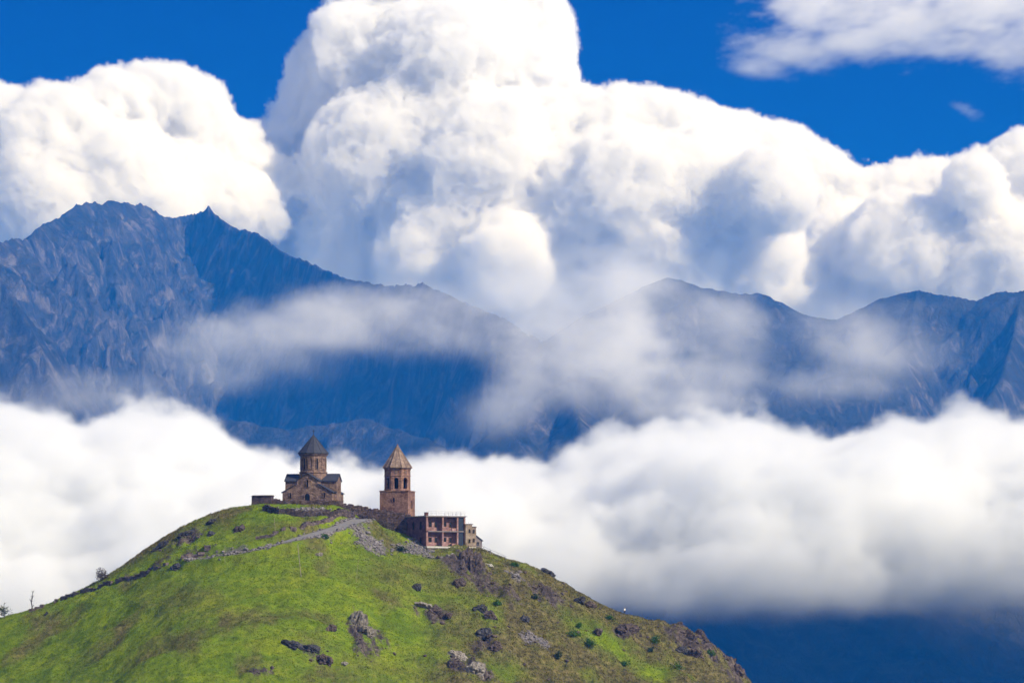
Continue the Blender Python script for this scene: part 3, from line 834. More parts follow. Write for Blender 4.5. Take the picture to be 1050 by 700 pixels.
# ================================================================== BELL TOWER
def bell_tower():
    x, y, z = W(403.8, 524.5, 816)
    th = R(12)
    root = empty('bell_tower', (x + 3.8 * math.sin(th), y + 3.8 * math.cos(th), z), -th)
    tag(root, 'brown stone bell tower with arched belfry and tan pointed roof', 'bell tower')
    H = 3.8
    m = MB(); m.box((-H, -H, -8), (H, H, 5.3)); m.build('base', M_TOWER, root)
    m = MB(); m.box((-H - .14, -H - .14, 5.3), (H + .14, H + .14, 5.55)); m.build('cornice', M_TOWER, root)
    # belfry: eight piers, eight arches, a solid band over them
    n8, r0, r1 = 8, 3.55, 2.9
    rot = R(22.5) + R(8)
    z0, zs, zt = 5.55, 8.35, 11.45
    m = MB(); m.rings(8, [(r0 + .05, z0), (r0 + .05, z0 + .5)], rot=rot)
    def pt(k, t, r):
        a, c = rot + 2 * math.pi * k / 8, rot + 2 * math.pi * (k + 1) / 8
        return (r * ((1 - t) * math.cos(a) + t * math.cos(c)), r * ((1 - t) * math.sin(a) + t * math.sin(c)))
    for k in range(8):
        ts = [0, .27] + [.5 - .23 * math.cos(math.pi * i / 8) for i in range(1, 8)] + [.73, 1]
        zz = [None, zs] + [zs + .62 * math.sin(math.pi * i / 8) for i in range(1, 8)] + [zs, None]
        for a, c in ((0, .27), (.73, 1)):
            q = [pt(k, a, r0), pt(k, c, r0), pt(k, c, r1), pt(k, a, r1)]
            m.hexa([(*p, z0 + .5) for p in q] + [(*p, zt) for p in q])
        for i in range(1, len(ts) - 2):
            q = [pt(k, ts[i], r0), pt(k, ts[i + 1], r0), pt(k, ts[i + 1], r1), pt(k, ts[i], r1)]
            zl, zr = zz[i], zz[i + 1]
            m.hexa([(*q[0], zl), (*q[1], zr), (*q[2], zr), (*q[3], zl)] + [(*p, zt) for p in q])
    bel = m.build('belfry', M_TOWER, root)
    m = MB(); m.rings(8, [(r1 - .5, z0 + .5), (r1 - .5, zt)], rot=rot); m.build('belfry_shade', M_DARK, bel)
    for zc, hh in ((9.35, .22), (11.05, .4)):
        m = MB(); m.rings(8, [(r0 - .1, zc), (r0 + .13, zc + .05), (r0 + .13, zc + hh), (r0 - .1, zc + hh + .05)], rot=rot); m.build('cornice', M_TOWER, bel)
    for k in range(8):
        c = pt(k, .5, r0 * 1.0); l = math.hypot(*c)
        m = MB(); nx, ny = c[0] / l, c[1] / l; tx, ty = -ny, nx
        m.prism([(c[0] + tx * a + nx * d, c[1] + ty * a + ny * d) for a, d in ((-.35, -.1), (.35, -.1), (.35, .1), (-.35, .1))], 'z', 10.0, 10.7)
        m.build('stone_panel', M_CHURCH, bel)
    m = MB(); m.rings(8, [(4.02, zt), (4.05, zt + .16), (.1, 17.4)], rot=rot)
    cone = m.build('cone_roof', M_ROOFST, root)
    m = MB()
    for k in range(16):
        a = rot + 2 * math.pi * k / 16
        rr = 4.04 if k % 2 == 0 else 4.04 * math.cos(math.pi / 8)
        m.bar((rr * math.cos(a), rr * math.sin(a), zt + .2), (.1 * math.cos(a), .1 * math.sin(a), 17.4), .1, 5)
    m.build('roof_rib', M_ROOFST, cone)
    m = MB(); m.rings(8, [(.14, 17.3), (.25, 17.5), (.12, 17.7), (0, 18.05)]); m.build('finial', M_ROOFST, cone)
    window_at(root, (0, -H - .001, 2.6), (0, -1), .5, 1.1, M_TOWER)
    window_at(root, (H + .001, 0, 1.0), (1, 0), .9, 2.1, M_TOWER, 'door')
bell_tower()

# ================================================================== UNFINISHED TWO-STOREY HOUSE BELOW THE TOWER
def shelter():
    x, y, z = W(437, 559.5, 801)
    th = R(-30)
    root = empty('stone_house', (x, y, z), -th * -1)
    root.rotation_euler = (0, 0, R(28))
    tag(root, 'pink two storey masonry house with open bays and roof railing on the slope', 'house')
    Wd, Dp, Ht, F1 = 11.2, 17.0, 7.75, 3.75
    # local x runs along the open front, local y goes back; the near corner is the origin
    t = .45
    m = MB(); m.box((0, 0, -3.5), (t, Dp, Ht - .28)); m.build('side_wall', M_PINK_SHADE, root)
    m = MB(); m.box((t, Dp - t, -3.5), (Wd, Dp, Ht - .28)); m.box((Wd - t, 2.2, -3.5), (Wd, Dp - t, Ht - .28)); m.build('back_wall', M_PINK, root)
    m = MB(); m.box((t + .01, 1.3, -.0), (Wd - t - .01, 1.6, F1 - .15)); m.box((t + .01, 1.3, F1 + .15), (Wd - t - .01, 1.6, Ht - .29)); rec = m.build('recessed_wall', M_PINK, root)
    for lv in (.02, F1 + .17):
        for xa, w_, h_ in ((1.3, .9, 2.2), (3.0, .7, 1.3), (5.5, .9, 2.2), (7.2, .7, 1.3)):
            mm_ = MB(); zz = lv + (0 if h_ > 2 else .9)
            mm_.box((xa - .09, 1.22, zz), (xa, 1.31, zz + h_)); mm_.box((xa + w_, 1.22, zz), (xa + w_ + .09, 1.31, zz + h_)); mm_.box((xa - .09, 1.22, zz + h_), (xa + w_ + .09, 1.31, zz + h_ + .1))
            o = mm_.build('door' if h_ > 2 else 'window', M_PINK, rec)
            g = MB(); g.box((xa, 1.27, zz), (xa + w_, 1.295, zz + h_)); g.build('pane', M_DARK, o)
    m = MB(); m.box((-.25, -.3, Ht - .28), (Wd + .25, Dp + .25, Ht)); m.build('roof_slab', M_SLAB, root)
    m = MB(); m.box((t + .01, -.16, F1 - .14), (Wd + .05, 1.29, F1 + .14)); m.build('floor_slab', M_SLAB, root)
    m = MB()
    m.hexa([(-.1, -.7, -.5), (Wd + 2.4, -1.5, -.55), (Wd + 2.4, 2.4, -.55), (-.1, 2.4, -.5), (-.1, -.7, -.02), (Wd + 2.4, -1.5, -.2), (Wd + 2.4, 2.4, -.2), (-.1, 2.4, -.02)])
    m.build('terrace_slab', M_WHITE, root)
    m = MB(); m.box((.3, -.6, -3.5), (Wd + 1.6, 2.2, -.56)); m.build('foundation', M_WALL, root)
    for xa in (0, 4.55, 8.75, Wd - .42):
        for za, zb in ((0, F1 - .15), (F1 + .15, Ht - .29)):
            m = MB(); m.box((xa - .003, -.12, za), (xa + .42, .36, zb)); m.build('pier', M_PINK, root)
    for za, zb in ((0, F1 - .15), (F1 + .15, Ht - .29)):      # dividing wall of the bays, glazed bay at the right
        m = MB(); m.box((4.6, .37, za), (4.85, 1.29, zb)); m.build('party_wall', M_PINK, root)
        m = MB(); m.box((8.8, .37, za), (9.05, 1.29, zb)); m.build('party_wall', M_PINK, root)
        m = MB(); x0, x1 = 9.19, Wd - .43
        for i in range(4):
            xx = x0 + (x1 - x0 - .06) * i / 3; m.box((xx, .1, za), (xx + .07, .18, zb))
        for i in range(4):
            zz = za + (zb - za - .07) * i / 3; m.box((x0, .115, zz), (x1, .165, zz + .07))
        o = m.build('glazing', M_IRON, root)
        g = MB(); g.box((x0 + .01, .13, za), (x1 - .01, .15, zb)); g.build('pane', M_GLASS, o)
        # low broken parapets inside the bays
        for xa, xb, hh in ((.46, 2.2, .95), (5.0, 6.3, 1.1), (7.4, 8.72, .7)):
            m = MB(); m.box((xa, .06, za), (xb, .3, za + hh)); m.build('parapet', M_PINK, root)
    for ya in (3.0, 7.2, 11.3):                               # arched windows of the shaded side
        window_at(root, (-.001, ya, F1 + .5), (-1, 0), 1.15, 2.1, M_PINK_SHADE)
    window_at(root, (-.001, 3.0, .5), (-1, 0), 1.0, 1.8, M_PINK_SHADE)
    m = MB()
    for i in range(9):
        xx = .1 + (Wd - .2) * i / 8
        m.bar((xx, -.05, Ht - .01), (xx, -.05, Ht + 1.15), .016, 5)
    for i in range(1, 6): m.bar((Wd - .1, i * 2.3, Ht - .01), (Wd - .1, i * 2.3, Ht + 1.15), .035, 5)
    for hh in (.6, 1.15):
        m.bar((.1, -.05, Ht + hh), (Wd - .1, -.05, Ht + hh), .013, 5); m.bar((Wd - .1, -.05, Ht + hh), (Wd - .1, 11.5, Ht + hh), .013, 5)
    m.build('railing', M_IRON, root)
    m = MB(); m.box((-.05, .3, Ht), (.75, 1.1, Ht + .75)); m.box((-.12, .22, Ht + .75), (.82, 1.18, Ht + .87)); m.build('chimney', M_PINK_SHADE, root)
    return root
house = shelter()

def beige_house():
    x, y, z = W(483, 561, 806.5)
    root = empty('small_house', (x, y, z), R(30))
    tag(root, 'narrow beige stone house with small dark windows at the cliff edge', 'house')
    m = MB(); m.box((-1.6, 0, -4), (1.5, 5, 5.2)); m.hexa([(-1.6, 0, 5.2), (.4, 0, 5.2), (.4, 5, 5.2), (-1.6, 5, 5.2), (-1.6, 0, 5.9), (.3, 0, 5.9), (.3, 5, 5.9), (-1.6, 5, 5.9)]); m.build('wall', M_BEIGE, root)
    m = MB(); m.box((-1.75, -.15, 5.9), (.5, 5.15, 6.08)); m.box((.503, -.15, 5.2), (1.65, 5.15, 5.38)); m.build('roof', M_WALL, root)
    for xa, zz in ((-.5, 3.8), (.75, 3.7), (-.5, 1.2), (.75, 1.4)):
        window_at(root, (xa, -.001, zz), (0, -1), .5, .95, M_BEIGE, f=.09)
    x, y, z = W(488.5, 562, 808.5)
    root = empty('shed', (x, y, z), R(25))
    tag(root, 'little grey lean-to shed beside the narrow beige house', 'shed')
    m = MB(); m.prism([(-1.0, -3), (1.6, -3), (1.6, 2.0), (-1.0, 3.9)], 'y', 0, 3); m.build('wall', M_SLAB, root)
    m = MB(); m.prism([(-1.0, 3.92), (1.85, 1.84), (1.85, 2.0), (-1.0, 4.08)], 'y', -.25, 3.25); m.build('roof', M_SLATE, root)
    window_at(root, (.4, -.001, .8), (0, -1), .5, .9, M_SLAB, f=.08)
beige_house()

M_HUT = stone_mat('dark_hut_stone', (.035, .026, .026), (.075, .052, .05), (.14, .10, .095), 1.3, .1)
def hut():
    x, y, z = W(268.5, 516.5, 808)
    root = empty('stone_hut', (x, y + 1.6, z - .1), R(-6))
    tag(root, 'low dark stone hut with a flat roof left of the church', 'hut')
    m = MB(); m.hexa([(-2.6, -1.7, -1.5), (2.7, -1.7, -1.5), (2.7, 1.7, -1.5), (-2.6, 1.7, -1.5), (-2.5, -1.6, 2.0), (2.65, -1.6, 2.1), (2.65, 1.6, 2.1), (-2.5, 1.6, 2.0)]); m.build('wall', M_HUT, root)
    m = MB(); m.hexa([(-2.75, -1.8, 2.02), (2.85, -1.8, 2.12), (2.85, 1.8, 2.12), (-2.75, 1.8, 2.02), (-2.2, -1.8, 2.35), (2.75, -1.8, 2.4), (2.75, 1.8, 2.4), (-2.2, 1.8, 2.35)]); m.build('roof', M_HUT, root)
hut()

# ================================================================== DRY STONE WALLS
def stone_wall(name, label, pts, h, thick, seed, mat=M_WALL, gap=0.0, size=.75, lean=0.0, Y=None):
    r = random.Random(seed)
    P = [Vector(W(*p, Y)) if Y else Vector(hit(*p)) for p in pts]
    m = MB()
    for a, c in zip(P, P[1:]):
        d = c - a; L = math.hypot(d.x, d.y); ang = math.atan2(d.y, d.x)
        s = 0.0
        while s < L:
            l = size * r.uniform(.6, 1.6)
            if r.random() >= gap:
                q = a + d * ((s + l / 2) / L)
                g = float(q.z) if Y else float(G(q.x, q.y)); hh = h * r.uniform(.9, 1.06); zz = g - (3.5 if Y else .5)
                while zz < g + hh:
                    k = r.uniform(.28, .5)
                    rm_ = Matrix.Translation((q.x, q.y + lean * (zz - g), zz)) @ Matrix.Rotation(ang + r.uniform(-.15, .15), 4, 'Z') @ Matrix.Rotation(r.uniform(-.1, .1), 4, 'X')
                    tk = thick * r.uniform(.8, 1.2) / 2
                    cs_ = [(-l / 2, -tk, 0), (l / 2, -tk, 0), (l / 2, tk, 0), (-l / 2, tk, 0), (-l / 2, -tk, k), (l / 2, -tk, k), (l / 2, tk, k), (-l / 2, tk, k)]
                    m.hexa([tuple(rm_ @ Vector([w_ + r.uniform(-.08, .08) for w_ in v])) for v in cs_])
                    zz += k * .96
            s += l * .97
    o = m.build(name, mat)
    return tag(o, label, 'wall')
M_WALLB = stone_mat('brown_rubble', (.06, .04, .036), (.115, .077, .068), (.20, .145, .125), 1.2, .1)
M_WALLD = stone_mat('dark_rubble', (.03, .024, .025), (.07, .052, .052), (.15, .12, .11), 1.2, .1)
stone_wall('stone_wall', 'brown rubble wall right in front of the domed church', [(276, 518.5), (300, 519), (325, 519), (352, 520)], 1.5, .8, 1, M_WALLB, 0, .6, 0, 808.5)
stone_wall('stone_wall', 'dark terrace wall lower down the slope below the church', [(270, 523), (285, 526.5), (310, 529), (340, 530.5), (362, 529)], 1.2, .8, 2, M_WALLD, 0, .6)
stone_wall('stone_wall', 'brown perimeter wall between the church and the bell tower', [(345, 524), (368, 526), (385, 530), (402, 532), (418, 535)], 1.9, .9, 3, M_WALLB, 0, .6, 0, 811.5)
stone_wall('stone_wall', 'tall dark retaining wall between the road end and the pink house', [(368, 536.5), (384, 541), (397, 544.5), (404, 547)], 2.2, .9, 4, M_WALLD, 0, .6, 0, 806.6)
stone_wall('stone_wall', 'broken kerb of grey stone blocks along the upper edge of the road', [(262, 553), (280, 549), (300, 543.5), (320, 538), (340, 532.5), (358, 528)], .55, .6, 5, M_WALL, .12, .9)
stone_wall('stone_wall', 'long dark bank of stones running down the left slope from the road', [(30, 627), (60, 616.5), (90, 606.5), (120, 597), (145, 589), (170, 580), (192, 572), (212, 563)], .6, 1.0, 6, M_WALL, .25, 1.1)

# ================================================================== ROCKS
def ico(sub):
    bm = bmesh.new(); bmesh.ops.create_icosphere(bm, subdivisions=sub, radius=1)
    V = np.array([v.co[:] for v in bm.verts]); Fc = np.array([[v.index for v in f.verts] for f in bm.faces]); bm.free()
    return V, Fc
ICO4, ICO2 = ico(4), ico(2)
def rock_mesh(size, seed, planes=22, strata=.8, ico_=ICO4, rough=.30):
    V, Fc = ico_
    r = np.random.RandomState(seed)
    nr = r.normal(size=(planes, 3)); nr /= np.linalg.norm(nr, axis=1)[:, None]
    dd = r.uniform(.62, 1.0, planes)
    rad = np.min(np.where(V @ nr.T > .05, dd / np.maximum(V @ nr.T, .05), 9), 1)
    rad = np.minimum(rad, 1.25)
    P = V * rad[:, None]
    s = 2.2
    P = P * (1 + rough * fbm3(P[:, 0] * 1.3, P[:, 1] * 1.3, P[:, 2] * .7, 1 / s, 5, seed % 900)[:, None] * 1.6)
    # upright cracks
    cr = np.abs(perlin3(P[:, 0] * 4.3, P[:, 1] * 4.3, P[:, 2] * 1.1, seed % 700))
    P[:, :2] *= (1 - strata * np.clip(.16 - cr, 0, 1) * 2.4)[:, None]
    return P * np.asarray(size), Fc
ROCKM = {}
def rock_mat(name, d, m_, l):
    q, n, b = new_mat(name)
    c = coords(n)
    k, f = noise_col(n, c, 1.3, [(.3, d), (.5, m_), (.68, l)], 10, .72, .5, (1, 1, .45))
    n.links.new(k, b.inputs['Base Color']); bump(n, b, f, .9, .25)
    return q
M_RD = rock_mat('dark_rock', (.018, .017, .019), (.045, .042, .045), (.12, .11, .105))
M_RB = rock_mat('brown_rock', (.03, .022, .021), (.075, .055, .048), (.18, .135, .115))
M_RP = rock_mat('pale_rock', (.10, .085, .07), (.23, .20, .17), (.40, .36, .31))
M_RPG = rock_mat('weathered_pale_rock', (.05, .042, .034), (.15, .13, .105), (.30, .265, .22))
def rock(px, py, w, h, label, mat, seed, d=None, tilt=0.0, sink=.45, name='rock'):
    x, y, z = hit(px, py)
    s = 806 / 3208.0 * .58
    sz = (w * s, (d or w * .8) * s, h * s)
    V, Fc = rock_mesh(sz, seed)
    o = mesh_np(name, V, Fc, mat, None, False)
    o.location = (x, y + sz[1] * .35, z + sz[2] * (1 - 2 * sink))
    o.rotation_euler = (0, tilt, R(seed * 37 % 360) if w < 1.2 * (d or w) else 0)
    return tag(o, label, 'rock')
rock(365, 640, 17, 27, 'tall pale rock standing upright in the lush grass', M_RPG, 11, 15, .25, .5)
rock(376, 651, 20, 17, 'pale fractured rock just right of the tall upright one', M_RPG, 12, 14, .35, .55)
rock(302, 664, 24, 12, 'broad dark rock lying in the lush grass near the bottom', M_RD, 13, 14, .3)
rock(321, 667, 17, 11, 'dark rock downhill beside the broad dark one', M_RD, 14, 12, .3)
rock(333, 679, 20, 15, 'grey cracked rock below the pair of dark rocks', M_RB, 15, 12, .2, .5)
rock(340, 646, 10, 8, 'small grey rock between the dark rocks and the tall pale one', M_RB, 16)
rock(427, 604, 10, 9, 'small black rock alone on the slope below the pink house', M_RD, 17, 8)
rock(437, 622, 16, 7, 'flat pale slab of rock on the left of the middle ledge', M_RP, 18, 10, .2)
rock(447, 629, 24, 12, 'brown layered rock in the middle ledge below the house', M_RB, 19, 12, .15)
rock(460, 633, 14, 8, 'brown rock at the right end of the middle ledge', M_RB, 20)
rock(493, 627, 15, 13, 'dark jagged rock upslope on the right flank', M_RD, 21, 10, .4)
rock(503, 634, 13, 11, 'brown rock beside the dark jagged one on the right flank', M_RB, 22, 9, .4)
rock(497, 655, 20, 24, 'big dark split rock on the right flank near the bottom', M_RD, 23, 12, .15)
rock(509, 665, 12, 14, 'brown rock leaning on the big dark split rock', M_RB, 24, 9)
rock(472, 676, 18, 12, 'pale broken rock at the bottom centre of the slope', M_RP, 25, 11, .3)
rock(487, 689, 18, 22, 'tall pale rock at the lower edge of the slope', M_RP, 26, 12, .3)
rock(462, 684, 14, 12, 'grey rock left of the tall pale one at the lower edge', M_RB, 27)
rock(477, 574, 16, 20, 'brown cliff block right under the terrace of the pink house', M_RB, 28, 10, .25)
rock(487, 581, 18, 24, 'brown ribbed cliff block under the narrow beige house', M_RB, 29, 10, .3)
rock(470, 600, 16, 13, 'brown rock rib lower down below the cliff blocks', M_RB, 30, 10, .4)
rock(561, 588, 17, 8, 'black rock on the skyline of the right shoulder', M_RD, 31, 9, .35)
rock(594, 618, 11, 11, 'dark pointed rock high on the right shoulder', M_RD, 32, 8)
rock(604, 622, 12, 9, 'brown rock beside the dark pointed rock on the shoulder', M_RB, 33, 8)
rock(538, 637, 10, 8, 'round dark boulder above the stone scree', M_RD, 34)
rock(642, 646, 20, 12, 'grey outcrop rock just below the standing person', M_RB, 35, 10, .3)
rock(614, 650, 11, 11, 'brown rock midway between the green bushes on the flank', M_RB, 36)
rock(700, 668, 14, 10, 'dark rock in the far right outcrop', M_RD, 37, 9, .4)
rock(714, 672, 16, 13, 'grey rock in the far right outcrop', M_RB, 38, 9, .4)
rock(708, 654, 12, 7, 'brown rock close to the skyline at the far right', M_RB, 39, 8)
rock(757, 690, 13, 16, 'brown rock at the very right tip of the hill', M_RB, 40, 9, .6)
rock(182, 583, 18, 9, 'black rock lying below the gravel of the road on the left', M_RD, 41, 11)
rock(165, 562, 20, 9, 'dark rock face high on the left shoulder', M_RD, 42, 10, -.5)
rock(190, 549, 18, 8, 'dark broken rock above the road on the left shoulder', M_RD, 43, 10, -.4)
rock(216, 549, 11, 7, 'small dark rock right of the broken one on the left shoulder', M_RD, 44)
rock(218, 536, 15, 6, 'dark flat rock close to the left skyline of the summit', M_RD, 45, 9, -.3)
rock(245, 544, 15, 8, 'brown rock in the grass bank above the road', M_RB, 46, 9, -.2)
rock(47.5, 630, 5.5, 4.5, 'small dark boulder alone at the far left of the meadow', M_RD, 47, 5)
rock(503, 581, 12, 3.5, 'long white rock slab on the slope right of the house', M_WHITE, 48, 5, .5, .3)
rock(327, 569, 8, 4, 'white stone in the grass under the gravel road', M_RP, 49, 5, 0, .3)
rock(353, 681, 7, 5, 'small pale stone left of the bottom centre', M_RP, 50)

def stones(name, label, n_, seed, smin, smax, prob, mat):
    r = np.random.RandomState(seed)
    Vs, Fs, off = [], [], 0
    w = prob.ravel() / prob.sum()
    pick = r.choice(prob.size, n_, p=w)
    base = [rock_mesh((1, 1, .75), 500 + k, 10, 0, ICO2, .05) for k in range(8)]
    for q in pick:
        i, j = divmod(q, prob.shape[1])
        x, y = HX[i] + r.uniform(-.3, .3), HY[j] + r.uniform(-.3, .3)
        s = smin + (smax - smin) * r.rand() ** 3
        V, Fc = base[r.randint(8)]
        a = r.uniform(0, 6.28); ca, sa = math.cos(a), math.sin(a)
        V = V @ np.array([[ca, sa, 0], [-sa, ca, 0], [0, 0, 1]]) * s
        Vs.append(V + (x, y, float(G(x, y)) + s * .2)); Fs.append(Fc + off); off += len(V)
    return tag(mesh_np(name, np.concatenate(Vs), np.concatenate(Fs), mat), label, 'stones', kind='stuff')
vis = ((ppx > -20) & (ppx < 800) & (ppy < 712) & (Y < 812))
stones('scree', 'loose grey stones scattered over the gravel patches of the hill', 1700, 3, .12, .55, np.clip(gravel, 0, 1) ** 2 * vis * (D > RW) + 1e-9, rock_mat('scree_stone', (.06, .055, .056), (.17, .15, .15), (.34, .31, .29)))
stones('rubble', 'brown stones fallen around the rocky outcrops of the hill', 700, 4, .12, .6, (np.clip(crag, 0, 1) ** 2 + .03 * right) * vis * (D > RW + .3) + 1e-9, M_RB)

# ================================================================== GRASS, BUSHES, TREES
def leaf_mat(name, a, c, d):
    q, n, b = new_mat(name)
    k, f = noise_col(n, geo_pos(n), 1.6, [(.3, a), (.5, c), (.7, d)], 6, .7)
    n.links.new(k, b.inputs['Base Color']); b.inputs['Specular IOR Level'].default_value = .1
    return q
def tufts():
    r = np.random.RandomState(8)
    pr = vis * np.clip(1.05 - crag * 1.1 - gravel * 1.1, 0, 1) * (D > RW + .2)
    N = 60000
    pick = r.choice(pr.size, N, p=(pr / pr.sum()).ravel())
    i, j = np.divmod(pick, pr.shape[1])
    x = HX[i] + r.uniform(-.25, .25, N); y = HY[j] + r.uniform(-.25, .25, N); z = G(x, y)
    dv = np.clip(dry[i, j] + r.normal(0, .12, N), 0, 1)
    h = r.uniform(.12, .34, N) * (1 + .7 * dv)
    V = np.zeros((N, 3, 3, 3)); 
    for k in range(3):
        a = r.uniform(0, 6.28, N); w = r.uniform(.06, .14, N)
        V[:, k, 0] = np.stack([x - w * np.cos(a), y - w * np.sin(a), z - .05], 1)
        V[:, k, 1] = np.stack([x + w * np.cos(a), y + w * np.sin(a), z - .05], 1)
        V[:, k, 2] = np.stack([x + r.normal(0, .12, N), y + r.normal(0, .12, N), z + h * r.uniform(.7, 1, N)], 1)
    q, n, b = new_mat('grass_blades')
    p_ = geo_pos(n)
    g1, _ = noise_col(n, p_, .55, [(.30, (.078, .112, .005)), (.46, (.15, .218, .007)), (.58, (.20, .27, .010)), (.72, (.29, .30, .035))], 9, .72, .3)
    g2, _ = noise_col(n, p_, .7, [(.34, (.040, .034, .013)), (.46, (.12, .10, .032)), (.56, (.185, .15, .054)), (.68, (.29, .235, .11))], 9, .75, .3)
    n.links.new(mix(n, attr(n, 'dry'), g1, g2), b.inputs['Base Color'])
    b.inputs['Specular IOR Level'].default_value = .05
    tag(mesh_np('grass', V.reshape(-1, 3), np.arange(N * 9).reshape(-1, 3), q, None, False, {'dry': np.repeat(dv, 9)}), 'short green and dry grass covering the hill', 'grass', kind='stuff')
tufts()
L_GREEN = leaf_mat('green_leaves', (.02, .055, .008), (.045, .11, .012), (.09, .18, .02))
L_DARK = leaf_mat('dark_leaves', (.012, .022, .010), (.03, .05, .018), (.06, .09, .03))
L_BROWN = leaf_mat('brown_leaves', (.03, .024, .018), (.075, .055, .035), (.14, .10, .06))
M_BARK = plain_mat('bark', (.07, .055, .045), .9, .3, 6.0)
def leaves(n_, rx, ry, rz, size, seed, lumps=7):
    r = np.random.RandomState(seed)
    c = r.normal(size=(lumps, 3)) * .38; c[:, 2] = np.abs(c[:, 2])
    rad = r.uniform(.35, .6, lumps)
    k = r.randint(lumps, size=n_)
    d = r.normal(size=(n_, 3)); d /= np.linalg.norm(d, axis=1)[:, None]
    P = c[k] + d * (rad[k] * r.uniform(.55, 1.05, n_))[:, None]
    P *= (rx, ry, rz); P[:, 2] = np.maximum(P[:, 2], -.1 * rz) + .15 * rz
    a = r.normal(size=(n_, 3)); a /= np.linalg.norm(a, axis=1)[:, None]
    b_ = np.cross(a, r.normal(size=(n_, 3))); b_ /= np.linalg.norm(b_, axis=1)[:, None]
    s = size * r.uniform(.6, 1.4, n_)[:, None]
    V = np.stack([P - a * s, P + b_ * s * .6, P + a * s, P - b_ * s * .6], 1)
    return V.reshape(-1, 3), np.arange(n_ * 4).reshape(-1, 4)
def bush(px, py, w, h, label, mat, seed, leaf=.16, n_=420):
    x, y, z = hit(px, py)
    root = empty('bush', (x, y, z)); tag(root, label, 'bush')
    s = 806 / 3208.0
    V, Fc = leaves(n_, w * s * .55, w * s * .5, h * s * .8, leaf, seed)
    mesh_np('foliage', V, Fc, mat, root)
    m = MB(); r = random.Random(seed)
    for k in range(5):
        a = r.uniform(0, 6.28); m.bar((0, 0, -.3), (w * s * .3 * math.cos(a), w * s * .3 * math.sin(a), h * s * .6), .04, 5)
    m.build('stem', M_BARK, root)
bush(105, 595, 14, 11, 'round brown bush on the left skyline of the hill', L_BROWN, 1, .17, 900)
bush(605, 662, 11, 7, 'bright green bush beside the standing dark rocks of the flank', L_GREEN, 2)
bush(588, 652, 13, 8, 'largest bright green bush in the middle of the right flank', L_GREEN, 3)
bush(593, 644, 9, 6, 'small green bush just uphill of the largest bright one', L_GREEN, 4)
bush(673, 659, 13, 7, 'green bush below the grassy saddle on the right', L_GREEN, 5)
bush(667, 668, 8, 6, 'dark green bush just downhill of the one below the saddle', L_DARK, 6)
bush(694, 686, 16, 9, 'wide green bush at the lower right of the flank', L_GREEN, 7)
bush(729, 673, 8, 6, 'small green bush beside the far right outcrop', L_GREEN, 8)
bush(528, 581, 12, 5, 'low green bush on the skyline right of the house', L_GREEN, 9)
bush(571, 675, 9, 7, 'dark green bush beside the stone scree', L_DARK, 10)
bush(625, 635, 8, 5, 'small green bush left of the standing person', L_GREEN, 11)
bush(411, 565, 9, 6, 'dark green bush at the foot of the pink house side wall', L_DARK, 12)
bush(548, 614, 9, 5, 'dull green bush high on the brown right flank', L_DARK, 13)
bush(510, 620, 8, 6, 'green bush above the jagged rocks of the right flank', L_GREEN, 14)
bush(333, 552, 10, 5, 'low green bush at the outer edge of the road', L_GREEN, 15)
bush(640, 682, 9, 6, 'green bush low on the flank near the frame bottom', L_GREEN, 16)
def tree(px, py, w, h, label, seed, mat, n_, crown_from=.3, leaf=.16):
    x, y, z = hit(px, py); s = 806 / 3208.0; H = h * s
    root = empty('tree', (x, y, z - .2)); tag(root, label, 'tree')
    m = MB(); r = random.Random(seed)
    p = Vector((0, 0, -.3)); rad = .03 * H + .03
    for k in range(4):
        q = p + Vector((r.uniform(-.06, .06) * H, r.uniform(-.06, .06) * H, H * .24)); m.bar(p, q, rad * (1 - .2 * k), 6); p = q
        for j in range(2):
            a = r.uniform(0, 6.28); m.bar(q, q + Vector((math.cos(a) * w * s * .35, math.sin(a) * w * s * .35, H * .12)), rad * .4, 5)
    m.build('trunk', M_BARK, root)
    V, Fc = leaves(n_, w * s * .5, w * s * .5, H * (1 - crown_from) * .62, leaf, seed, 8)
    V[:, 2] += H * crown_from
    mesh_np('crown', V, Fc, mat, root)
tree(5, 633, 15, 16, 'small dark round tree on the slope at the far left edge', 21, L_DARK, 420, .2)
tree(32, 625, 5, 20, 'thin bare sapling on the skyline at the far left', 22, L_BROWN, 60, .35, .12)

# ================================================================== POLES, FENCE, PERSON
def pole(px, py, h, r_, label, lean):
    x, y, z = hit(px, py); H = h * 806 / 3208.0
    m = MB(); m.bar((0, 0, -.5), (lean * H, 0, H), r_, 7); m.bar((lean * H - .0, 0, H), (lean * H, 0, H + .08), r_ * 1.3, 7)
    o = m.build('pole', M_WOOD); o.location = (x, y, z)
    tag(o, label, 'pole')
pole(309, 591, 31, .08, 'tall thin pale pole leaning in the lush meadow', -.12)
pole(282.5, 544.5, 13, .05, 'short pale post in the grass bank above the road', -.1)
pole(230.5, 577, 16, .04, 'thin grey post beside the gravel on the left', .0)
pole(365, 597, 22, .03, 'thin pale stick left of the olive slope below the scree', .1)

def fence():
    P = [Vector(hit(*p)) for p in ((489, 562.5), (496, 565), (503, 568), (511, 571.5), (519, 575))]
    root = empty('handrail', P[0]); tag(root, 'thin metal handrail running down the skyline right of the houses', 'handrail')
    for p in P:
        m = MB(); q = p - P[0]; m.bar(q - Vector((0, 0, .4)), q + Vector((0, 0, 1.25)), .045, 6); m.build('post', M_METAL, root)
    for hh in (.65, 1.2):
        m = MB()
        for a, c in zip(P, P[1:]): m.bar(a - P[0] + Vector((0, 0, hh)), c - P[0] + Vector((0, 0, hh)), .04, 6)
        m.build('rail', M_METAL, root)
fence()

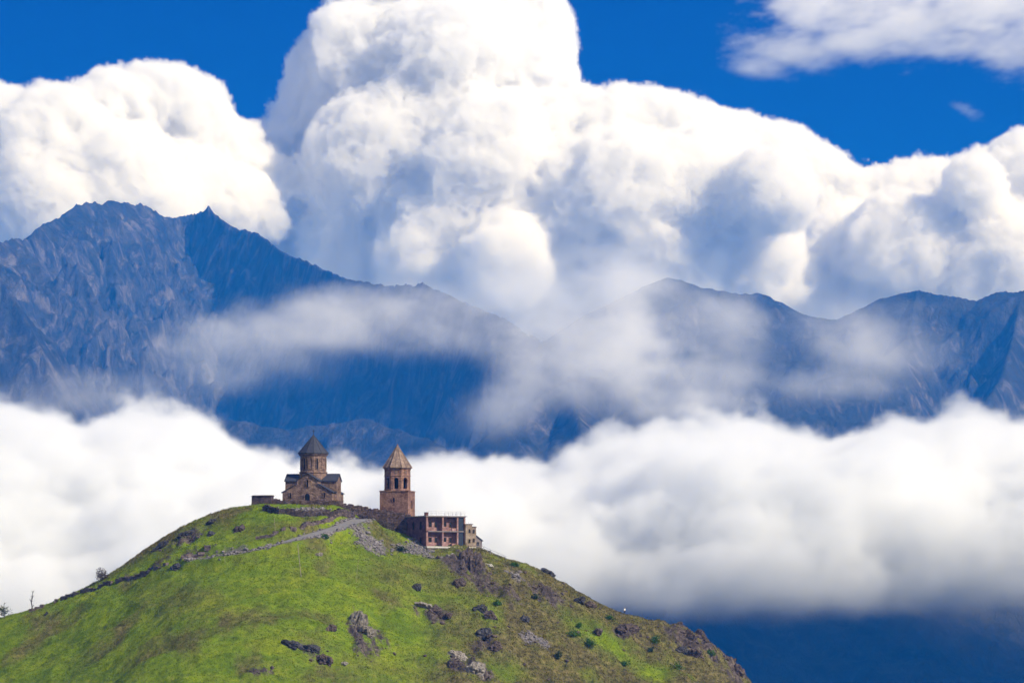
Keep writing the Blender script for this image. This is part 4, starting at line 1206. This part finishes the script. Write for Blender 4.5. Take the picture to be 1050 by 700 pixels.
def skin(name, joints, edges, mat, parent, sub=2):
    me = bpy.data.meshes.new(name); me.from_pydata([j[:3] for j in joints], edges, [])
    o = bpy.data.objects.new(name, me); COL.objects.link(o)
    sk = o.modifiers.new('skin', 'SKIN'); ss = o.modifiers.new('sub', 'SUBSURF'); ss.levels = sub; ss.render_levels = sub
    for v, j in zip(me.skin_vertices[0].data, joints): v.radius = (j[3], j[4] if len(j) > 4 else j[3])
    me.skin_vertices[0].data[0].use_root = True
    me.materials.append(mat); o.parent = parent
    return o
def person():
    x, y, _ = W(640.5, 630, 805.4); z = float(G(x, y))
    root = empty('person', (x, y, z + .02), R(20))
    tag(root, 'person in a white top and dark trousers standing on the grassy skyline', 'person')
    sk = plain_mat('skin', (.42, .27, .20), .6, .1); wh = plain_mat('white_cotton', (.78, .77, .74), .9, .08); dk = plain_mat('dark_denim', (.025, .028, .04), .9, .2); hr = plain_mat('brown_hair', (.04, .028, .02), .7, .2); sh = plain_mat('grey_shoes', (.10, .10, .10), .8, .2)
    J = [(0, 0, .95, .13, .10), (0, 0, 1.15, .12, .09), (0, 0, 1.38, .14, .10), (0, 0, 1.50, .055), (0, -.01, 1.57, .075, .085), (0, -.01, 1.68, .085, .10), (0, -.005, 1.77, .05, .06),
         (-.19, 0, 1.42, .05), (-.25, .02, 1.15, .04), (-.24, -.08, .92, .03), (-.24, -.12, .83, .035, .02), (.19, 0, 1.42, .05), (.27, .0, 1.16, .04), (.18, -.16, 1.02, .03), (.12, -.2, .98, .035, .02),
         (-.10, 0, .88, .085), (-.11, -.01, .50, .06), (-.12, .02, .08, .045), (-.12, -.12, .03, .04, .03), (.10, 0, .88, .085), (.12, -.03, .50, .06), (.13, .0, .08, .045), (.14, -.14, .03, .04, .03)]
    E = [(0, 1), (1, 2), (2, 3), (3, 4), (4, 5), (5, 6), (2, 7), (7, 8), (8, 9), (9, 10), (2, 11), (11, 12), (12, 13), (13, 14), (0, 15), (15, 16), (16, 17), (17, 18), (0, 19), (19, 20), (20, 21), (21, 22)]
    skin('body', J, E, sk, root)
    skin('shirt', [(0, 0, .92, .16, .125), (0, 0, 1.15, .15, .115), (0, 0, 1.39, .165, .125), (0, 0, 1.47, .075), (-.19, 0, 1.43, .07), (-.245, .02, 1.2, .06), (.19, 0, 1.43, .07), (.262, 0, 1.21, .06)], [(0, 1), (1, 2), (2, 3), (2, 4), (4, 5), (2, 6), (6, 7)], wh, root)
    skin('trousers', [(0, 0, .96, .145, .115), (-.10, 0, .87, .105), (-.11, -.01, .5, .08), (-.12, .02, .1, .065), (.10, 0, .87, .105), (.12, -.03, .5, .08), (.13, 0, .1, .065)], [(0, 1), (1, 2), (2, 3), (0, 4), (4, 5), (5, 6)], dk, root)
    skin('hair', [(0, .03, 1.66, .085, .09), (0, .02, 1.75, .09, .095), (0, .0, 1.80, .06, .06)], [(0, 1), (1, 2)], hr, root)
    for sx in (-1, 1): skin('shoe', [(sx * .125, .03, .05, .05, .045), (sx * .128, -.07, .04, .05, .04), (sx * .135, -.17, .03, .04, .03)], [(0, 1), (1, 2)], sh, root)
person()
